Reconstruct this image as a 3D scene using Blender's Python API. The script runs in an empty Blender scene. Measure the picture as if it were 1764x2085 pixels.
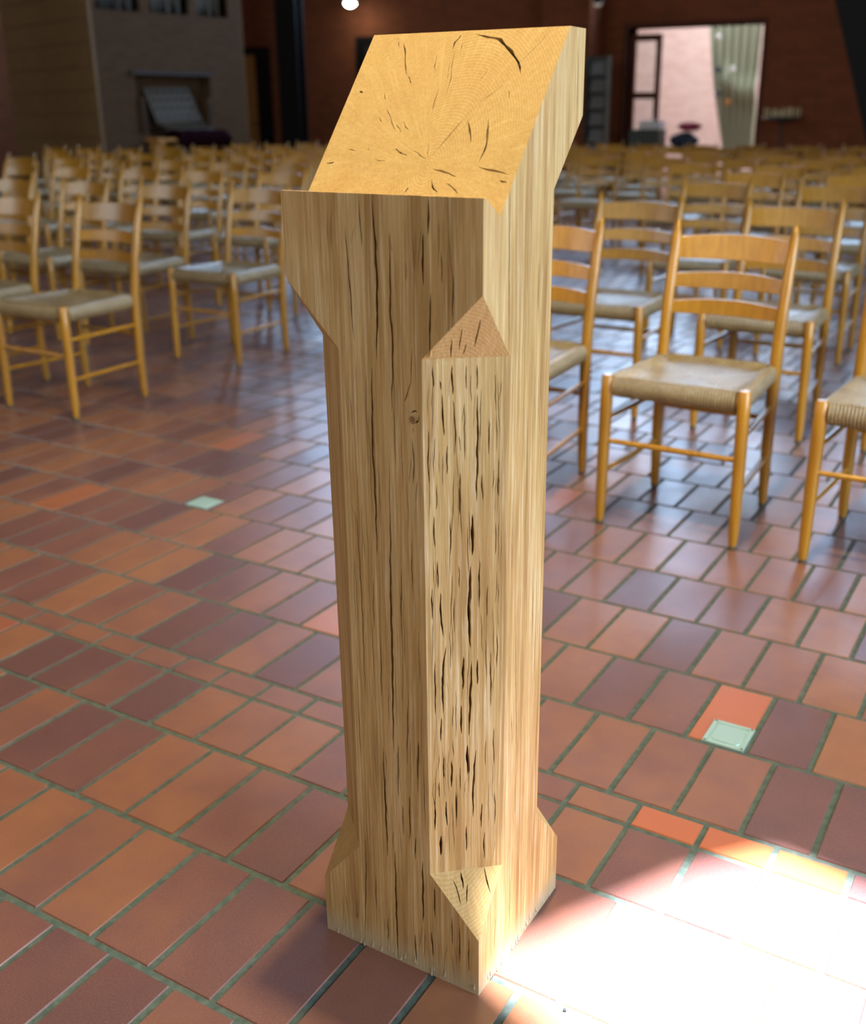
import bpy, bmesh, math, random
from mathutils import Vector, Matrix, geometry
C = bpy.context.scene.collection
rnd = random.Random(7)

# ------------------------------------------------------------------ camera
cam_d = bpy.data.cameras.new('camera'); cam = bpy.data.objects.new('camera', cam_d); C.objects.link(cam)
bpy.context.scene.camera = cam
right = Vector((0.86717, 0.49801, -0.00207)); up = Vector((-0.16218, 0.28634, 0.94430)); fwd = Vector((-0.47087, 0.81853, -0.32907))
M = Matrix((right, up, -fwd)).transposed().to_4x4(); M.translation = Vector((0, -1.5216, 1.155))
cam.matrix_world = M
cam_d.sensor_fit = 'HORIZONTAL'; cam_d.sensor_width = 36.0
cam_d.lens = 36.0 * 2130.63 / 1764
cam_d.shift_x = (882 - 946.54) / 1764; cam_d.shift_y = (981.44 - 1042.5) / 1764
cam_d.clip_end = 100; cam_d.clip_start = 0.05
cam_d.dof.use_dof = True; cam_d.dof.focus_distance = 1.42; cam_d.dof.aperture_fstop = 4.3

# ------------------------------------------------------------------ world, lights, exposure
sc = bpy.context.scene
sc.view_settings.view_transform = 'Standard'; sc.view_settings.look = 'None'
sc.view_settings.gamma = 1.0; sc.view_settings.use_curve_mapping = False; sc.view_settings.exposure = 0.0
w = bpy.data.worlds.new('world'); sc.world = w; w.use_nodes = True
w.node_tree.nodes['Background'].inputs[0].default_value = (0.45, 0.62, 0.9, 1)
w.node_tree.nodes['Background'].inputs[1].default_value = 0.6

def light(name, kind, loc, power, color, target=None, **kw):
    d = bpy.data.lights.new(name, kind); d.energy = power; d.color = color
    for k, v in kw.items(): setattr(d, k, v)
    o = bpy.data.objects.new(name, d); C.objects.link(o); o.location = loc
    if target is not None:
        o.rotation_euler = (Vector(target) - Vector(loc)).to_track_quat('-Z', 'Y').to_euler()
    return o
ROOM_X0, ROOM_X1, ROOM_Y0, ROOM_Y1, ROOM_H = -18.0, 5.0, -6.0, 15.0, 10.5
SUN_DIR = Vector((-0.22, 0.10, -1.0)).normalized()
sun = light('sun_light', 'SUN', (3, -2, 12), 50.0, (0.98, 0.95, 0.98), angle=math.radians(0.42))
sun.rotation_euler = SUN_DIR.to_track_quat('-Z', 'Y').to_euler()
# daylight through the clerestory windows of the back wall and the windows at the right
light('clerestory_daylight', 'AREA', (-6.5, 15.5, 4.95), 2500, (0.42, 0.66, 1.0), (-6.5, 0, 4.95), shape='RECTANGLE', size=16, size_y=3.4)
light('upper_clerestory_daylight', 'AREA', (-6.5, 15.5, 8.5), 130, (0.62, 0.70, 1.0), (-6.5, 0, 8.5), shape='RECTANGLE', size=16, size_y=1.6)
light('side_window_daylight', 'AREA', (5.5, -0.5, 3.0), 740, (0.76, 0.90, 1.0), (0, -0.5, 3.0), shape='RECTANGLE', size=5.0, size_y=3.8)
light('porch_daylight', 'AREA', (-5.4, 17.8, 4.6), 460, (0.95, 0.98, 1.0), (-5.4001, 17.8, 0), shape='RECTANGLE', size=4.4, size_y=4.4)
light('front_window_daylight', 'AREA', (-3.0, -6.4, 4.5), 155, (1.0, 0.89, 0.58), (-3, 0, 4.0), shape='RECTANGLE', size=8.0, size_y=2.4)

light('front_left_window_daylight', 'AREA', (-12.0, -6.4, 4.5), 230, (0.88, 0.97, 1.0), (-12, 0, 4.0), shape='RECTANGLE', size=7.0, size_y=2.4)

# ------------------------------------------------------------------ helpers
def tag(o, label, cat=None, group=None, kind=None):
    if label: o['label'] = label
    if cat: o['category'] = cat
    if group: o['group'] = group
    if kind: o['kind'] = kind
    return o
def empty(name, loc, label, cat, group=None, rz=0):
    o = bpy.data.objects.new(name, None); C.objects.link(o); o.location = loc; o.rotation_euler = (0, 0, rz)
    o.empty_display_size = .1
    return tag(o, label, cat, group)
class MB:
    """collects shapes and links them as one mesh object"""
    def __init__(s): s.v = []; s.f = []
    def add(s, v, f):
        n = len(s.v); s.v += [tuple(a) for a in v]; s.f += [tuple(i + n for i in q) for q in f]; return s
    def box(s, x0, x1, y0, y1, z0, z1, T=None):
        v = [Vector((x, y, z)) for z in (z0, z1) for y in (y0, y1) for x in (x0, x1)]
        if T: v = [T @ a for a in v]
        return s.add(v, [(0, 2, 3, 1), (4, 5, 7, 6), (0, 1, 5, 4), (1, 3, 7, 5), (3, 2, 6, 7), (2, 0, 4, 6)])
    def tube(s, pts, rad, n=12, caps=True, squash=None):
        pts = [Vector(p) for p in pts]; rings = []
        for i, p in enumerate(pts):
            t = (pts[min(i + 1, len(pts) - 1)] - pts[max(i - 1, 0)]).normalized()
            a = Vector((1, 0, 0)) if abs(t.x) < .8 else Vector((0, 1, 0))
            u = t.cross(a).normalized(); w_ = t.cross(u).normalized()
            r = rad[i] if isinstance(rad, (list, tuple)) else rad
            rings.append([p + (u * math.cos(2 * math.pi * k / n) + w_ * math.sin(2 * math.pi * k / n)) * r for k in range(n)])
        v = [q for r in rings for q in r]; f = []
        for i in range(len(rings) - 1):
            for k in range(n):
                a, b = i * n + k, i * n + (k + 1) % n
                f.append((a, b, b + n, a + n))
        if caps: f.append(tuple(range(n - 1, -1, -1))); f.append(tuple(range((len(rings) - 1) * n, len(rings) * n)))
        return s.add(v, f)
    def lathe(s, prof, n=20, c=(0, 0, 0)):
        v = []; f = []
        for r, z in prof:
            for k in range(n):
                a = 2 * math.pi * k / n; v.append((c[0] + r * math.cos(a), c[1] + r * math.sin(a), c[2] + z))
        for i in range(len(prof) - 1):
            for k in range(n):
                a, b = i * n + k, i * n + (k + 1) % n; f.append((a, b, b + n, a + n))
        f.append(tuple(range(n - 1, -1, -1))); f.append(tuple(range((len(prof) - 1) * n, len(prof) * n)))
        return s.add(v, f)
    def build(s, name, mat, parent=None, smooth=False, bevel=0, loc=None):
        m = bpy.data.meshes.new(name); m.from_pydata(s.v, [], s.f); m.update()
        bm = bmesh.new(); bm.from_mesh(m); bmesh.ops.recalc_face_normals(bm, faces=bm.faces)
        bm.to_mesh(m); bm.free()
        m.materials.append(mat)
        if smooth:
            m.polygons.foreach_set('use_smooth', [True] * len(m.polygons))
            m.set_sharp_from_angle(angle=math.radians(40))
        o = bpy.data.objects.new(name, m); C.objects.link(o)
        if parent: o.parent = parent
        if loc: o.location = loc
        if bevel:
            b = o.modifiers.new('bevel', 'BEVEL'); b.width = bevel; b.segments = 2; b.limit_method = 'ANGLE'
        return o
def struct(o, label=None): o['kind'] = 'structure'; return o

# ------------------------------------------------------------------ materials
def mat(name, rough=.6, col=(.5, .5, .5), spec=.5, metal=0.0):
    m = bpy.data.materials.new(name); m.use_nodes = True; b = m.node_tree.nodes['Principled BSDF']
    b.inputs['Base Color'].default_value = (*col, 1); b.inputs['Roughness'].default_value = rough
    b.inputs['Specular IOR Level'].default_value = spec; b.inputs['Metallic'].default_value = metal
    return m
class N:
    def __init__(s, m): s.t = m.node_tree; s.b = s.t.nodes['Principled BSDF']
    def n(s, typ, **kw):
        x = s.t.nodes.new(typ)
        for k, v in kw.items():
            if k.startswith('i_'):
                key = k[2:]; key = int(key) if key.isdigit() else key
                if isinstance(v, bpy.types.NodeSocket): s.t.links.new(v, x.inputs[key])
                else: x.inputs[key].default_value = v
            else: setattr(x, k, v)
        return x
    def math(s, op, a, b=0.0, c=0.0):
        x = s.t.nodes.new('ShaderNodeMath'); x.operation = op
        for i, v in enumerate((a, b, c)):
            if isinstance(v, bpy.types.NodeSocket): s.t.links.new(v, x.inputs[i])
            else: x.inputs[i].default_value = v
        return x.outputs[0]
    def vec(s, op, a, b=(0, 0, 0)):
        x = s.t.nodes.new('ShaderNodeVectorMath'); x.operation = op
        for i, v in enumerate((a, b)):
            if isinstance(v, bpy.types.NodeSocket): s.t.links.new(v, x.inputs[i])
            else: x.inputs[i].default_value = v
        return x.outputs[0]
    def noise(s, vec, scale=1.0, detail=3, rough=.55):
        return s.n('ShaderNodeTexNoise', i_Vector=vec, i_Scale=scale, i_Detail=detail, i_Roughness=rough).outputs['Fac']
    def ramp(s, fac, stops):
        r = s.n('ShaderNodeValToRGB', i_Fac=fac); e = r.color_ramp.elements
        while len(e) < len(stops): e.new(.5)
        for q, (p, c) in zip(e, stops): q.position = p; q.color = (*c, 1) if len(c) == 3 else c
        return r.outputs['Color']
    def mix(s, f, a, b, mode='MIX'):
        x = s.n('ShaderNodeMix', data_type='RGBA', blend_type=mode)
        for k, v in ((0, f), (6, a), (7, b)):
            if isinstance(v, bpy.types.NodeSocket): s.t.links.new(v, x.inputs[k])
            else: x.inputs[k].default_value = (*v, 1) if isinstance(v, tuple) and len(v) == 3 else v
        return x.outputs[2]
    def color(s, c): s.t.links.new(c, s.b.inputs['Base Color'])
    def bump(s, h, strength=.3, dist=.002, prev=None):
        x = s.n('ShaderNodeBump', i_Height=h, i_Strength=strength, i_Distance=dist)
        if prev: s.t.links.new(prev, x.inputs['Normal'])
        s.t.links.new(x.outputs[0], s.b.inputs['Normal']); return x.outputs[0]

# oak of the lectern: a solid texture, grown round a pith that runs up the post
OAK = mat('lectern_oak', .62, spec=.25); q = N(OAK)
co = q.n('ShaderNodeTexCoord').outputs['Object']
sp = q.n('ShaderNodeSeparateXYZ', i_0=co)
low = q.n('ShaderNodeCombineXYZ', i_0=sp.outputs[0], i_1=sp.outputs[1], i_2=q.math('MULTIPLY', sp.outputs[2], .18)).outputs[0]
wob = q.n('ShaderNodeTexNoise', i_Vector=low, i_Scale=9.0, i_Detail=2.0).outputs['Color']
wob = q.vec('MULTIPLY', q.vec('SUBTRACT', wob, (.5, .5, .5)), (.016, .016, 0))
pxy = q.vec('ADD', q.vec('MULTIPLY', q.vec('SUBTRACT', co, (.0174, -.0461, 0)), (1, 1, 0)), wob)
ps = q.n('ShaderNodeSeparateXYZ', i_0=pxy)
r = q.vec('LENGTH', pxy); r = q.t.nodes[-1].outputs['Value']
ring = q.math('SINE', q.math('MULTIPLY', r, 2 * math.pi / .0030))
ring2 = q.noise(q.n('ShaderNodeCombineXYZ', i_0=q.math('MULTIPLY', r, 220.0)).outputs[0], 1.0, 2)
ang = q.math('ARCTAN2', ps.outputs[1], ps.outputs[0])
ray = q.noise(q.n('ShaderNodeCombineXYZ', i_0=q.math('MULTIPLY', ang, 24.0), i_1=q.math('MULTIPLY', r, 16.0), i_2=q.math('MULTIPLY', sp.outputs[2], 2.0)).outputs[0], 1.0, 3)
fib_v = q.vec('MULTIPLY', co, (1, 1, .022))
fib = q.noise(fib_v, 1100.0, 2)
strk = q.noise(q.vec('MULTIPLY', co, (1, 1, .025)), 230.0, 4, .6)
broad = q.noise(q.vec('MULTIPLY', co, (1, 1, .07)), 38.0, 3)
blot = q.noise(co, 9.0, 3)
nz = q.n('ShaderNodeSeparateXYZ', i_0=q.n('ShaderNodeNewGeometry').outputs['True Normal']).outputs[2]
endg = q.n('ShaderNodeMapRange', i_0=q.math('ABSOLUTE', nz), i_1=.2, i_2=.5, i_3=0.0, i_4=1.0).outputs[0]
flat = q.math('SUBTRACT', 1.0, q.math('MULTIPLY', endg, .72))
c1 = q.ramp(broad, [(.30, (.34, .20, .07)), (.5, (.54, .365, .15)), (.78, (.68, .53, .29))])
c1 = q.mix(q.math('MULTIPLY', endg, .8), c1, (.60, .42, .18))
c2 = q.mix(q.math('MULTIPLY', flat, q.n('ShaderNodeMapRange', i_0=strk, i_1=.50, i_2=.30, i_3=0.0, i_4=.55).outputs[0]), c1, (.30, .17, .06))
c3 = q.mix(q.math('MULTIPLY', flat, q.n('ShaderNodeMapRange', i_0=strk, i_1=.52, i_2=.72, i_3=0.0, i_4=.75).outputs[0]), c2, (.80, .68, .46))
c4 = q.mix(q.math('MULTIPLY', q.n('ShaderNodeMapRange', i_0=ring, i_1=-1.0, i_2=1.0, i_3=0.0, i_4=.22).outputs[0], q.math('MULTIPLY_ADD', endg, 1.2, .5)), c3, (.42, .23, .07))
c5 = q.mix(q.n('ShaderNodeMapRange', i_0=ray, i_1=.5, i_2=.78, i_3=0.0, i_4=.36).outputs[0], c4, (.76, .58, .28))
ray2 = q.noise(q.n('ShaderNodeCombineXYZ', i_0=q.math('MULTIPLY', ang, 60.0), i_1=q.math('MULTIPLY', r, 12.0)).outputs[0], 1.0, 2)
c5 = q.mix(q.math('MULTIPLY', endg, q.n('ShaderNodeMapRange', i_0=ray2, i_1=.40, i_2=.22, i_3=0.0, i_4=.45).outputs[0]), c5, (.36, .19, .05))
c6 = q.mix(q.math('MULTIPLY', flat, q.n('ShaderNodeMapRange', i_0=fib, i_1=.42, i_2=.25, i_3=0.0, i_4=.6).outputs[0]), c5, (.27, .15, .06))
c7 = q.mix(q.n('ShaderNodeMapRange', i_0=blot, i_1=.45, i_2=.8, i_3=0.0, i_4=.35).outputs[0], c6, (.50, .28, .12))
# pale raw wood worn by mopping at the foot
foot = q.math('ADD', sp.outputs[2], q.math('MULTIPLY', q.math('SUBTRACT', strk, .5), .05))
c8 = q.mix(q.n('ShaderNodeMapRange', i_0=foot, i_1=.045, i_2=.005, i_3=0.0, i_4=.7).outputs[0], c7, (.47, .42, .31))
q.color(c8)
h = q.math('ADD', q.math('MULTIPLY', fib, .5), q.math('ADD', q.math('MULTIPLY', strk, .8), q.math('MULTIPLY', ring, .03)))
q.bump(h, .55, .0016)

def wood(name, a, b, rough=.35, coat=.3, sc_=60, stretch=.08):
    m = mat(name, rough); q = N(m); co = q.n('ShaderNodeTexCoord').outputs['Object']
    n1 = q.noise(q.vec('MULTIPLY', co, (1, 1, stretch)), sc_, 3)
    oi = q.n('ShaderNodeObjectInfo').outputs['Random']
    c = q.ramp(n1, [(.3, a), (.7, b)])
    hsv = q.n('ShaderNodeHueSaturation', i_Color=c, i_Value=q.n('ShaderNodeMapRange', i_0=oi, i_3=.82, i_4=1.12).outputs[0])
    q.color(hsv.outputs[0]); q.b.inputs['Coat Weight'].default_value = coat; q.b.inputs['Coat Roughness'].default_value = .22
    return m
CHAIRW = wood('chair_beech', (.37, .172, .010), (.50, .25, .020), .34, .6)
FOOTCAP = mat('felt_foot', .9, (.12, .10, .07))
# twisted seagrass cord of the seats, running square to each rail and meeting on the diagonals
CORD = mat('seagrass_cord', .38, (.45, .36, .2), spec=.8); q = N(CORD)
co = q.n('ShaderNodeTexCoord').outputs['Object']; s_ = q.n('ShaderNodeSeparateXYZ', i_0=co)
ax_ = q.math('ABSOLUTE', s_.outputs[0]); ay_ = q.math('ABSOLUTE', q.math('MULTIPLY', s_.outputs[1], 1.05))
sel = q.math('GREATER_THAN', ax_, ay_)
cu = q.n('ShaderNodeMix', data_type='FLOAT', i_0=sel, i_2=s_.outputs[0], i_3=s_.outputs[1]).outputs[0]
cw = q.math('SINE', q.math('MULTIPLY', cu, 2 * math.pi / .0094))
cn = q.noise(co, 90.0, 3)
cr = q.math('MULTIPLY_ADD', cw, .5, .5)
ccol = q.mix(cr, (.10, .06, .02), q.mix(q.n('ShaderNodeMapRange', i_0=q.noise(co, 11.0, 2), i_1=.45, i_2=.65, i_3=0.0, i_4=.5).outputs[0], q.ramp(cn, [(.3, (.46, .34, .15)), (.7, (.68, .57, .34))]), (.34, .22, .09)))
q.color(ccol); q.bump(q.math('ADD', cr, q.math('MULTIPLY', cn, .4)), .9, .003)

def brick(name, c1, c2, mort, sx=.24, sz=.083, axis='XZ', bias=0.0):
    m = mat(name, .85, spec=.15); q = N(m); co = q.n('ShaderNodeTexCoord').outputs['Object']
    s = q.n('ShaderNodeSeparateXYZ', i_0=co)
    hsum = q.math('ADD', s.outputs[0], s.outputs[1])
    v = q.n('ShaderNodeCombineXYZ', i_0=hsum, i_1=s.outputs[2]).outputs[0]
    b = q.n('ShaderNodeTexBrick', i_Vector=v, i_Color1=(*c1, 1), i_Color2=(*c2, 1), i_Mortar=(*mort, 1), i_Scale=1.0)
    b.inputs['Mortar Size'].default_value = .008; b.inputs['Brick Width'].default_value = sx; b.inputs['Row Height'].default_value = sz
    b.inputs['Bias'].default_value = bias
    q.color(q.mix(.35, b.outputs['Color'], q.ramp(q.noise(co, 6.0, 4), [(.3, c1), (.7, c2)]), 'MIX'))
    q.bump(b.outputs['Fac'], -.4, .01); return m
BRICK = brick('red_brick', (.19, .058, .026), (.28, .085, .034), (.11, .075, .05))
BRICKL = brick('pale_red_brick', (.54, .38, .34), (.68, .52, .48), (.62, .54, .52))
DARK = mat('black_steel', .6, (.006, .006, .007), spec=.2)
DARKW = mat('dark_stained_timber', .6, (.035, .022, .015))
CEIL = wood('ceiling_boards', (.10, .055, .03), (.16, .09, .05), .7, 0, 8, 1)
ORGANW = wood('organ_pale_timber', (.20, .125, .055), (.28, .18, .08), .5, .1, 5, 6)
ORGANG = wood('organ_grey_timber', (.085, .048, .026), (.12, .070, .040), .8, 0, 5, 6)
ORGANG.node_tree.nodes['Principled BSDF'].inputs['Specular IOR Level'].default_value = .1
OCHRE = wood('ochre_door_timber', (.50, .23, .05), (.60, .30, .08), .5, .1, 30)
PLUM = mat('plum_cloth', .95, (.012, .003, .005), spec=.02)
IVORY = mat('ivory_plate', .6, (.115, .095, .075), spec=.2); KNOB = mat('black_knob', .4, (.02, .02, .02))
PIPE = mat('tin_pipe', .35, (.16, .16, .15), metal=.7)
GLASSC = mat('window_glass', .05, (.8, .85, .85)); GLASSC.node_tree.nodes['Principled BSDF'].inputs['Transmission Weight'].default_value = 1.0
GLASSC.node_tree.nodes['Principled BSDF'].inputs['IOR'].default_value = 1.05
REDW = mat('red_brown_frame', .6, (.10, .030, .018), spec=.2)
CLOTH = mat('grey_green_cloth', .85, (.46, .54, .42), spec=.1)
CLOTHD = mat('slate_cloth', .85, (.12, .15, .14), spec=.1)
GREYM = mat('grey_card', .7, (.20, .20, .21)); WHITE = mat('white_paper', .6, (.8, .85, .9)); GREEND = mat('dark_green_plastic', .5, (.04, .06, .05))
REDC = mat('crimson_cloth', .8, (.35, .03, .07)); NAVY = mat('navy_cloth', .8, (.04, .06, .11))
WAX = mat('candle_wax', .5, (.75, .68, .40)); IRON = mat('wrought_iron', .5, (.03, .025, .02))
STEEL = mat('brushed_steel', .38, (.40, .60, .60), metal=.3)
q = N(STEEL); q.bump(q.noise(q.n('ShaderNodeTexCoord').outputs['Object'], 400.0, 2), .1, .0005)
def emit(name, col, st):
    m = mat(name); b = m.node_tree.nodes['Principled BSDF']; b.inputs['Emission Color'].default_value = (*col, 1); b.inputs['Emission Strength'].default_value = st; return m
LAMPON = emit('lamp_glow', (1.0, .96, .80), 45.0); LAMPDIM = emit('dim_lamp_glow', (1, .85, .65), .25)

# ------------------------------------------------------------------ floor: clay pavers laid in running rows over a bed of grey mortar
TILE = mat('clay_paver', .34, spec=.85); q = N(TILE)
at = q.n('ShaderNodeAttribute', attribute_name='clay').outputs['Color']
asp = q.n('ShaderNodeSeparateColor', i_0=at)
co = q.n('ShaderNodeTexCoord').outputs['Object']
n1 = q.noise(co, 5.0, 3); n2 = q.noise(co, 13.0, 3); grit = q.noise(co, 420.0, 2)
k = q.math('ADD', q.math('MULTIPLY', asp.outputs[0], .62), q.math('MULTIPLY', n1, .5))
base = q.ramp(k, [(.28, (.125, .060, .066)), (.48, (.185, .083, .074)), (.64, (.25, .107, .070)), (.85, (.30, .130, .068))])
base = q.mix(q.n('ShaderNodeMapRange', i_0=n2, i_1=.42, i_2=.85, i_3=0.0, i_4=.5).outputs[0], base, (.14, .055, .065))
base = q.mix(q.math('MULTIPLY', asp.outputs[1], .9), base, (.50, .135, .05))
base = q.mix(q.n('ShaderNodeMapRange', i_0=grit, i_1=.5, i_2=.8, i_3=0.0, i_4=.35).outputs[0], base, (.45, .24, .15))
q.color(base)
ro = q.math('MULTIPLY_ADD', q.noise(co, 9.0, 3), .12, .27)
q.t.links.new(ro, q.b.inputs['Roughness'])
q.bump(q.math('ADD', q.math('MULTIPLY', grit, .5), q.math('MULTIPLY', q.noise(co, 28.0, 2), 1.5)), .16, .0012)
GROUT = mat('grey_green_grout', .8, spec=.3); q = N(GROUT)
co = q.n('ShaderNodeTexCoord').outputs['Object']
q.color(q.ramp(q.noise(co, 60.0, 4), [(.3, (.055, .085, .080)), (.7, (.115, .155, .145))])); q.bump(q.noise(co, 300.0, 2), .4, .002)

W_ = .1202
yl = [-.9547, -.7197, -.4843, -.2498, -.0709, 0.0, .2416, .4813, .7274, .9689, 1.225]
of = {-.9547: .026, -.7197: .0925, -.4843: .0292, -.2498: .0902, -.0709: .0885, 0.0: .0245, .2416: .085, .4813: .0103, .7274: .0687, .9689: .0007}
y = yl[0]; lo = []; t_ = 0
while y > ROOM_Y0 - .3: y -= .2385; lo.insert(0, y); of[y] = .09 if t_ % 2 else .03; t_ += 1
y = yl[-1]; t_ = 0; hi = []
of[y] = .062
while y < 20.5:
    y += .2422; hi.append(y); of[y] = (.0 if t_ % 2 == 0 else .06); t_ += 1
ys = lo + yl + hi
g = .0045
verts = []; faces = []; cols = []
rr = random.Random(3)
for i in range(len(ys) - 1):
    ya, yb = ys[i] + g, ys[i + 1] - g
    if ya > 14.9: xa, xb = -8.5, -2.5
    else: xa, xb = (-13.5 if ya > 2 else -8), (3.0 if ya < 8 else .5)
    n0 = int(math.floor((xa - of[ys[i]]) / W_)); n1_ = int(math.ceil((xb - of[ys[i]]) / W_))
    small = (yb - ya) < .1
    for n_ in range(n0, n1_):
        x0 = of[ys[i]] + n_ * W_ + g; x1 = x0 + W_ - 2 * g
        j = [rr.uniform(-.0008, .0008) for _ in range(4)]
        tz = rr.uniform(-.0004, .0004)
        b = .0022; top = 0.0 + tz
        v0 = len(verts)
        verts += [(x0 + j[0], ya + j[1], -.004), (x1 + j[2], ya + j[1], -.004), (x1 + j[2], yb + j[3], -.004), (x0 + j[0], yb + j[3], -.004),
                  (x0 + j[0] + b, ya + j[1] + b, top), (x1 + j[2] - b, ya + j[1] + b, top), (x1 + j[2] - b, yb + j[3] - b, top), (x0 + j[0] + b, yb + j[3] - b, top)]
        faces += [(v0, v0 + 1, v0 + 5, v0 + 4), (v0 + 1, v0 + 2, v0 + 6, v0 + 5), (v0 + 2, v0 + 3, v0 + 7, v0 + 6), (v0 + 3, v0, v0 + 4, v0 + 7), (v0 + 4, v0 + 5, v0 + 6, v0 + 7)]
        a_ = rr.random(); br = 0.0
        if small and -.52 < x0 < -.16: br = 1.0
        elif rr.random() < .02: br = .4
        if small and x0 < -.9: a_ = .5
        # the paver the nearer floor box is set in is a newer, redder one
        if abs(ys[i] - .2416) < .01 and -.52 < x0 + .06 < -.40: br = .9
        cols += [(a_, br, 0, 1)] * 8
me = bpy.data.meshes.new('floor'); me.from_pydata(verts, [], faces)
ca = me.color_attributes.new('clay', 'FLOAT_COLOR', 'POINT'); ca.data.foreach_set('color', [c for k_ in cols for c in k_])
me.materials.append(TILE); me.materials.append(GROUT)
fl = bpy.data.objects.new('floor', me); C.objects.link(fl); struct(fl)
v0 = len(verts)
gb = MB(); gb.box(ROOM_X0, ROOM_X1, ROOM_Y0, 21, -.12, -.0025)
go = gb.build('floor_bed', GROUT); struct(go); go.name = 'trim_1'

# ------------------------------------------------------------------ the shell
def wall_with_holes(name, axis, c, t, a0, a1, z0, z1, holes, m):
    """wall slab across axis at coordinate c..c+t, holes = [(a0,a1,z0,z1)]"""
    As = sorted({a0, a1, *[h[0] for h in holes], *[h[1] for h in holes]}); Zs = sorted({z0, z1, *[h[2] for h in holes], *[h[3] for h in holes]})
    b = MB()
    for i in range(len(As) - 1):
        for j in range(len(Zs) - 1):
            am, zm = (As[i] + As[i + 1]) / 2, (Zs[j] + Zs[j + 1]) / 2
            if any(h[0] < am < h[1] and h[2] < zm < h[3] for h in holes): continue
            if axis == 'y': b.box(As[i], As[i + 1], c, c + t, Zs[j], Zs[j + 1])
            else: b.box(c, c + t, As[i], As[i + 1], Zs[j], Zs[j + 1])
    return struct(b.build(name, m))
CLER = (-14.4, 1.4, 3.35, 6.6); CLER2 = (-14.4, 1.4, 7.8, 9.4)
DOOR = (-6.56, -4.46, -.01, 2.45)
wall_with_holes('wall_back', 'y', ROOM_Y1, .35, ROOM_X0, ROOM_X1, -.12, ROOM_H, [CLER, CLER2, DOOR], BRICK)
wall_with_holes('wall_right', 'x', ROOM_X1, .35, ROOM_Y0, ROOM_Y1, -.12, ROOM_H, [(-3.1, 2.1, 1.1, 4.9)], BRICK)
wall_with_holes('wall_front', 'y', ROOM_Y0 - .35, .35, ROOM_X0, ROOM_X1, -.12, ROOM_H, [(-7, 1, 3.3, 5.7), (-15.5, -8.5, 3.3, 5.7)], BRICK)
wall_with_holes('wall_left', 'x', ROOM_X0 - .35, .35, ROOM_Y0, ROOM_Y1, -.12, ROOM_H, [], BRICK)
def window(name, axis, c, a0, a1, z0, z1, nx, nz, bar=.05):
    root = MB()
    for i in range(nx + 1):
        a = a0 + (a1 - a0) * i / nx
        if axis == 'y': root.box(a - bar, a + bar, c - .05, c + .05, z0, z1)
        else: root.box(c - .05, c + .05, a - bar, a + bar, z0, z1)
    for j in range(nz + 1):
        z = z0 + (z1 - z0) * j / nz
        if axis == 'y': root.box(a0, a1, c - .04, c + .04, z - bar, z + bar)
        else: root.box(c - .04, c + .04, a0, a1, z - bar, z + bar)
    return struct(root.build(name, DARKW))
window('window_1', 'y', ROOM_Y1 + .2, *CLER, 8, 2)
window('window_2', 'y', ROOM_Y1 + .2, *CLER2, 8, 1)
window('window_3', 'x', ROOM_X1 + .2, -3.1, 2.1, 1.1, 4.9, 4, 2)
window('window_4', 'y', ROOM_Y0 - .2, -7, 1, 3.3, 5.7, 4, 1)
window('window_5', 'y', ROOM_Y0 - .2, -15.5, -8.5, 3.3, 5.7, 4, 1)
# ceiling of dark boards with an added hole shaped to cast the sun patch
patch = [(-.585, -.475), (-.385, -.135), (-.275, -.012), (.12, -.06), (.34, -.95), (-.20, -.70), (-.42, -.535)]
patch = patch[::-1]
off = SUN_DIR * (ROOM_H / SUN_DIR.z)
sun_patch_hole = [(x + off.x, y + off.y) for x, y in patch]
outer = [(ROOM_X0, ROOM_Y0), (ROOM_X1, ROOM_Y0), (ROOM_X1, ROOM_Y1), (ROOM_X0, ROOM_Y1)]
pts = [Vector(p) for p in outer + sun_patch_hole]; nh = len(sun_patch_hole)
res_ = geometry.delaunay_2d_cdt(pts, [], [list(range(4)), list(range(4, 4 + nh))], 1, 1e-6)
b = MB(); vs = [(p.x, p.y, ROOM_H) for p in res_[0]]
b.add(vs, [tuple(f) for f, of_ in zip(res_[2], res_[5]) if 1 not in of_])
struct(b.build('ceiling', CEIL))
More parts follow.
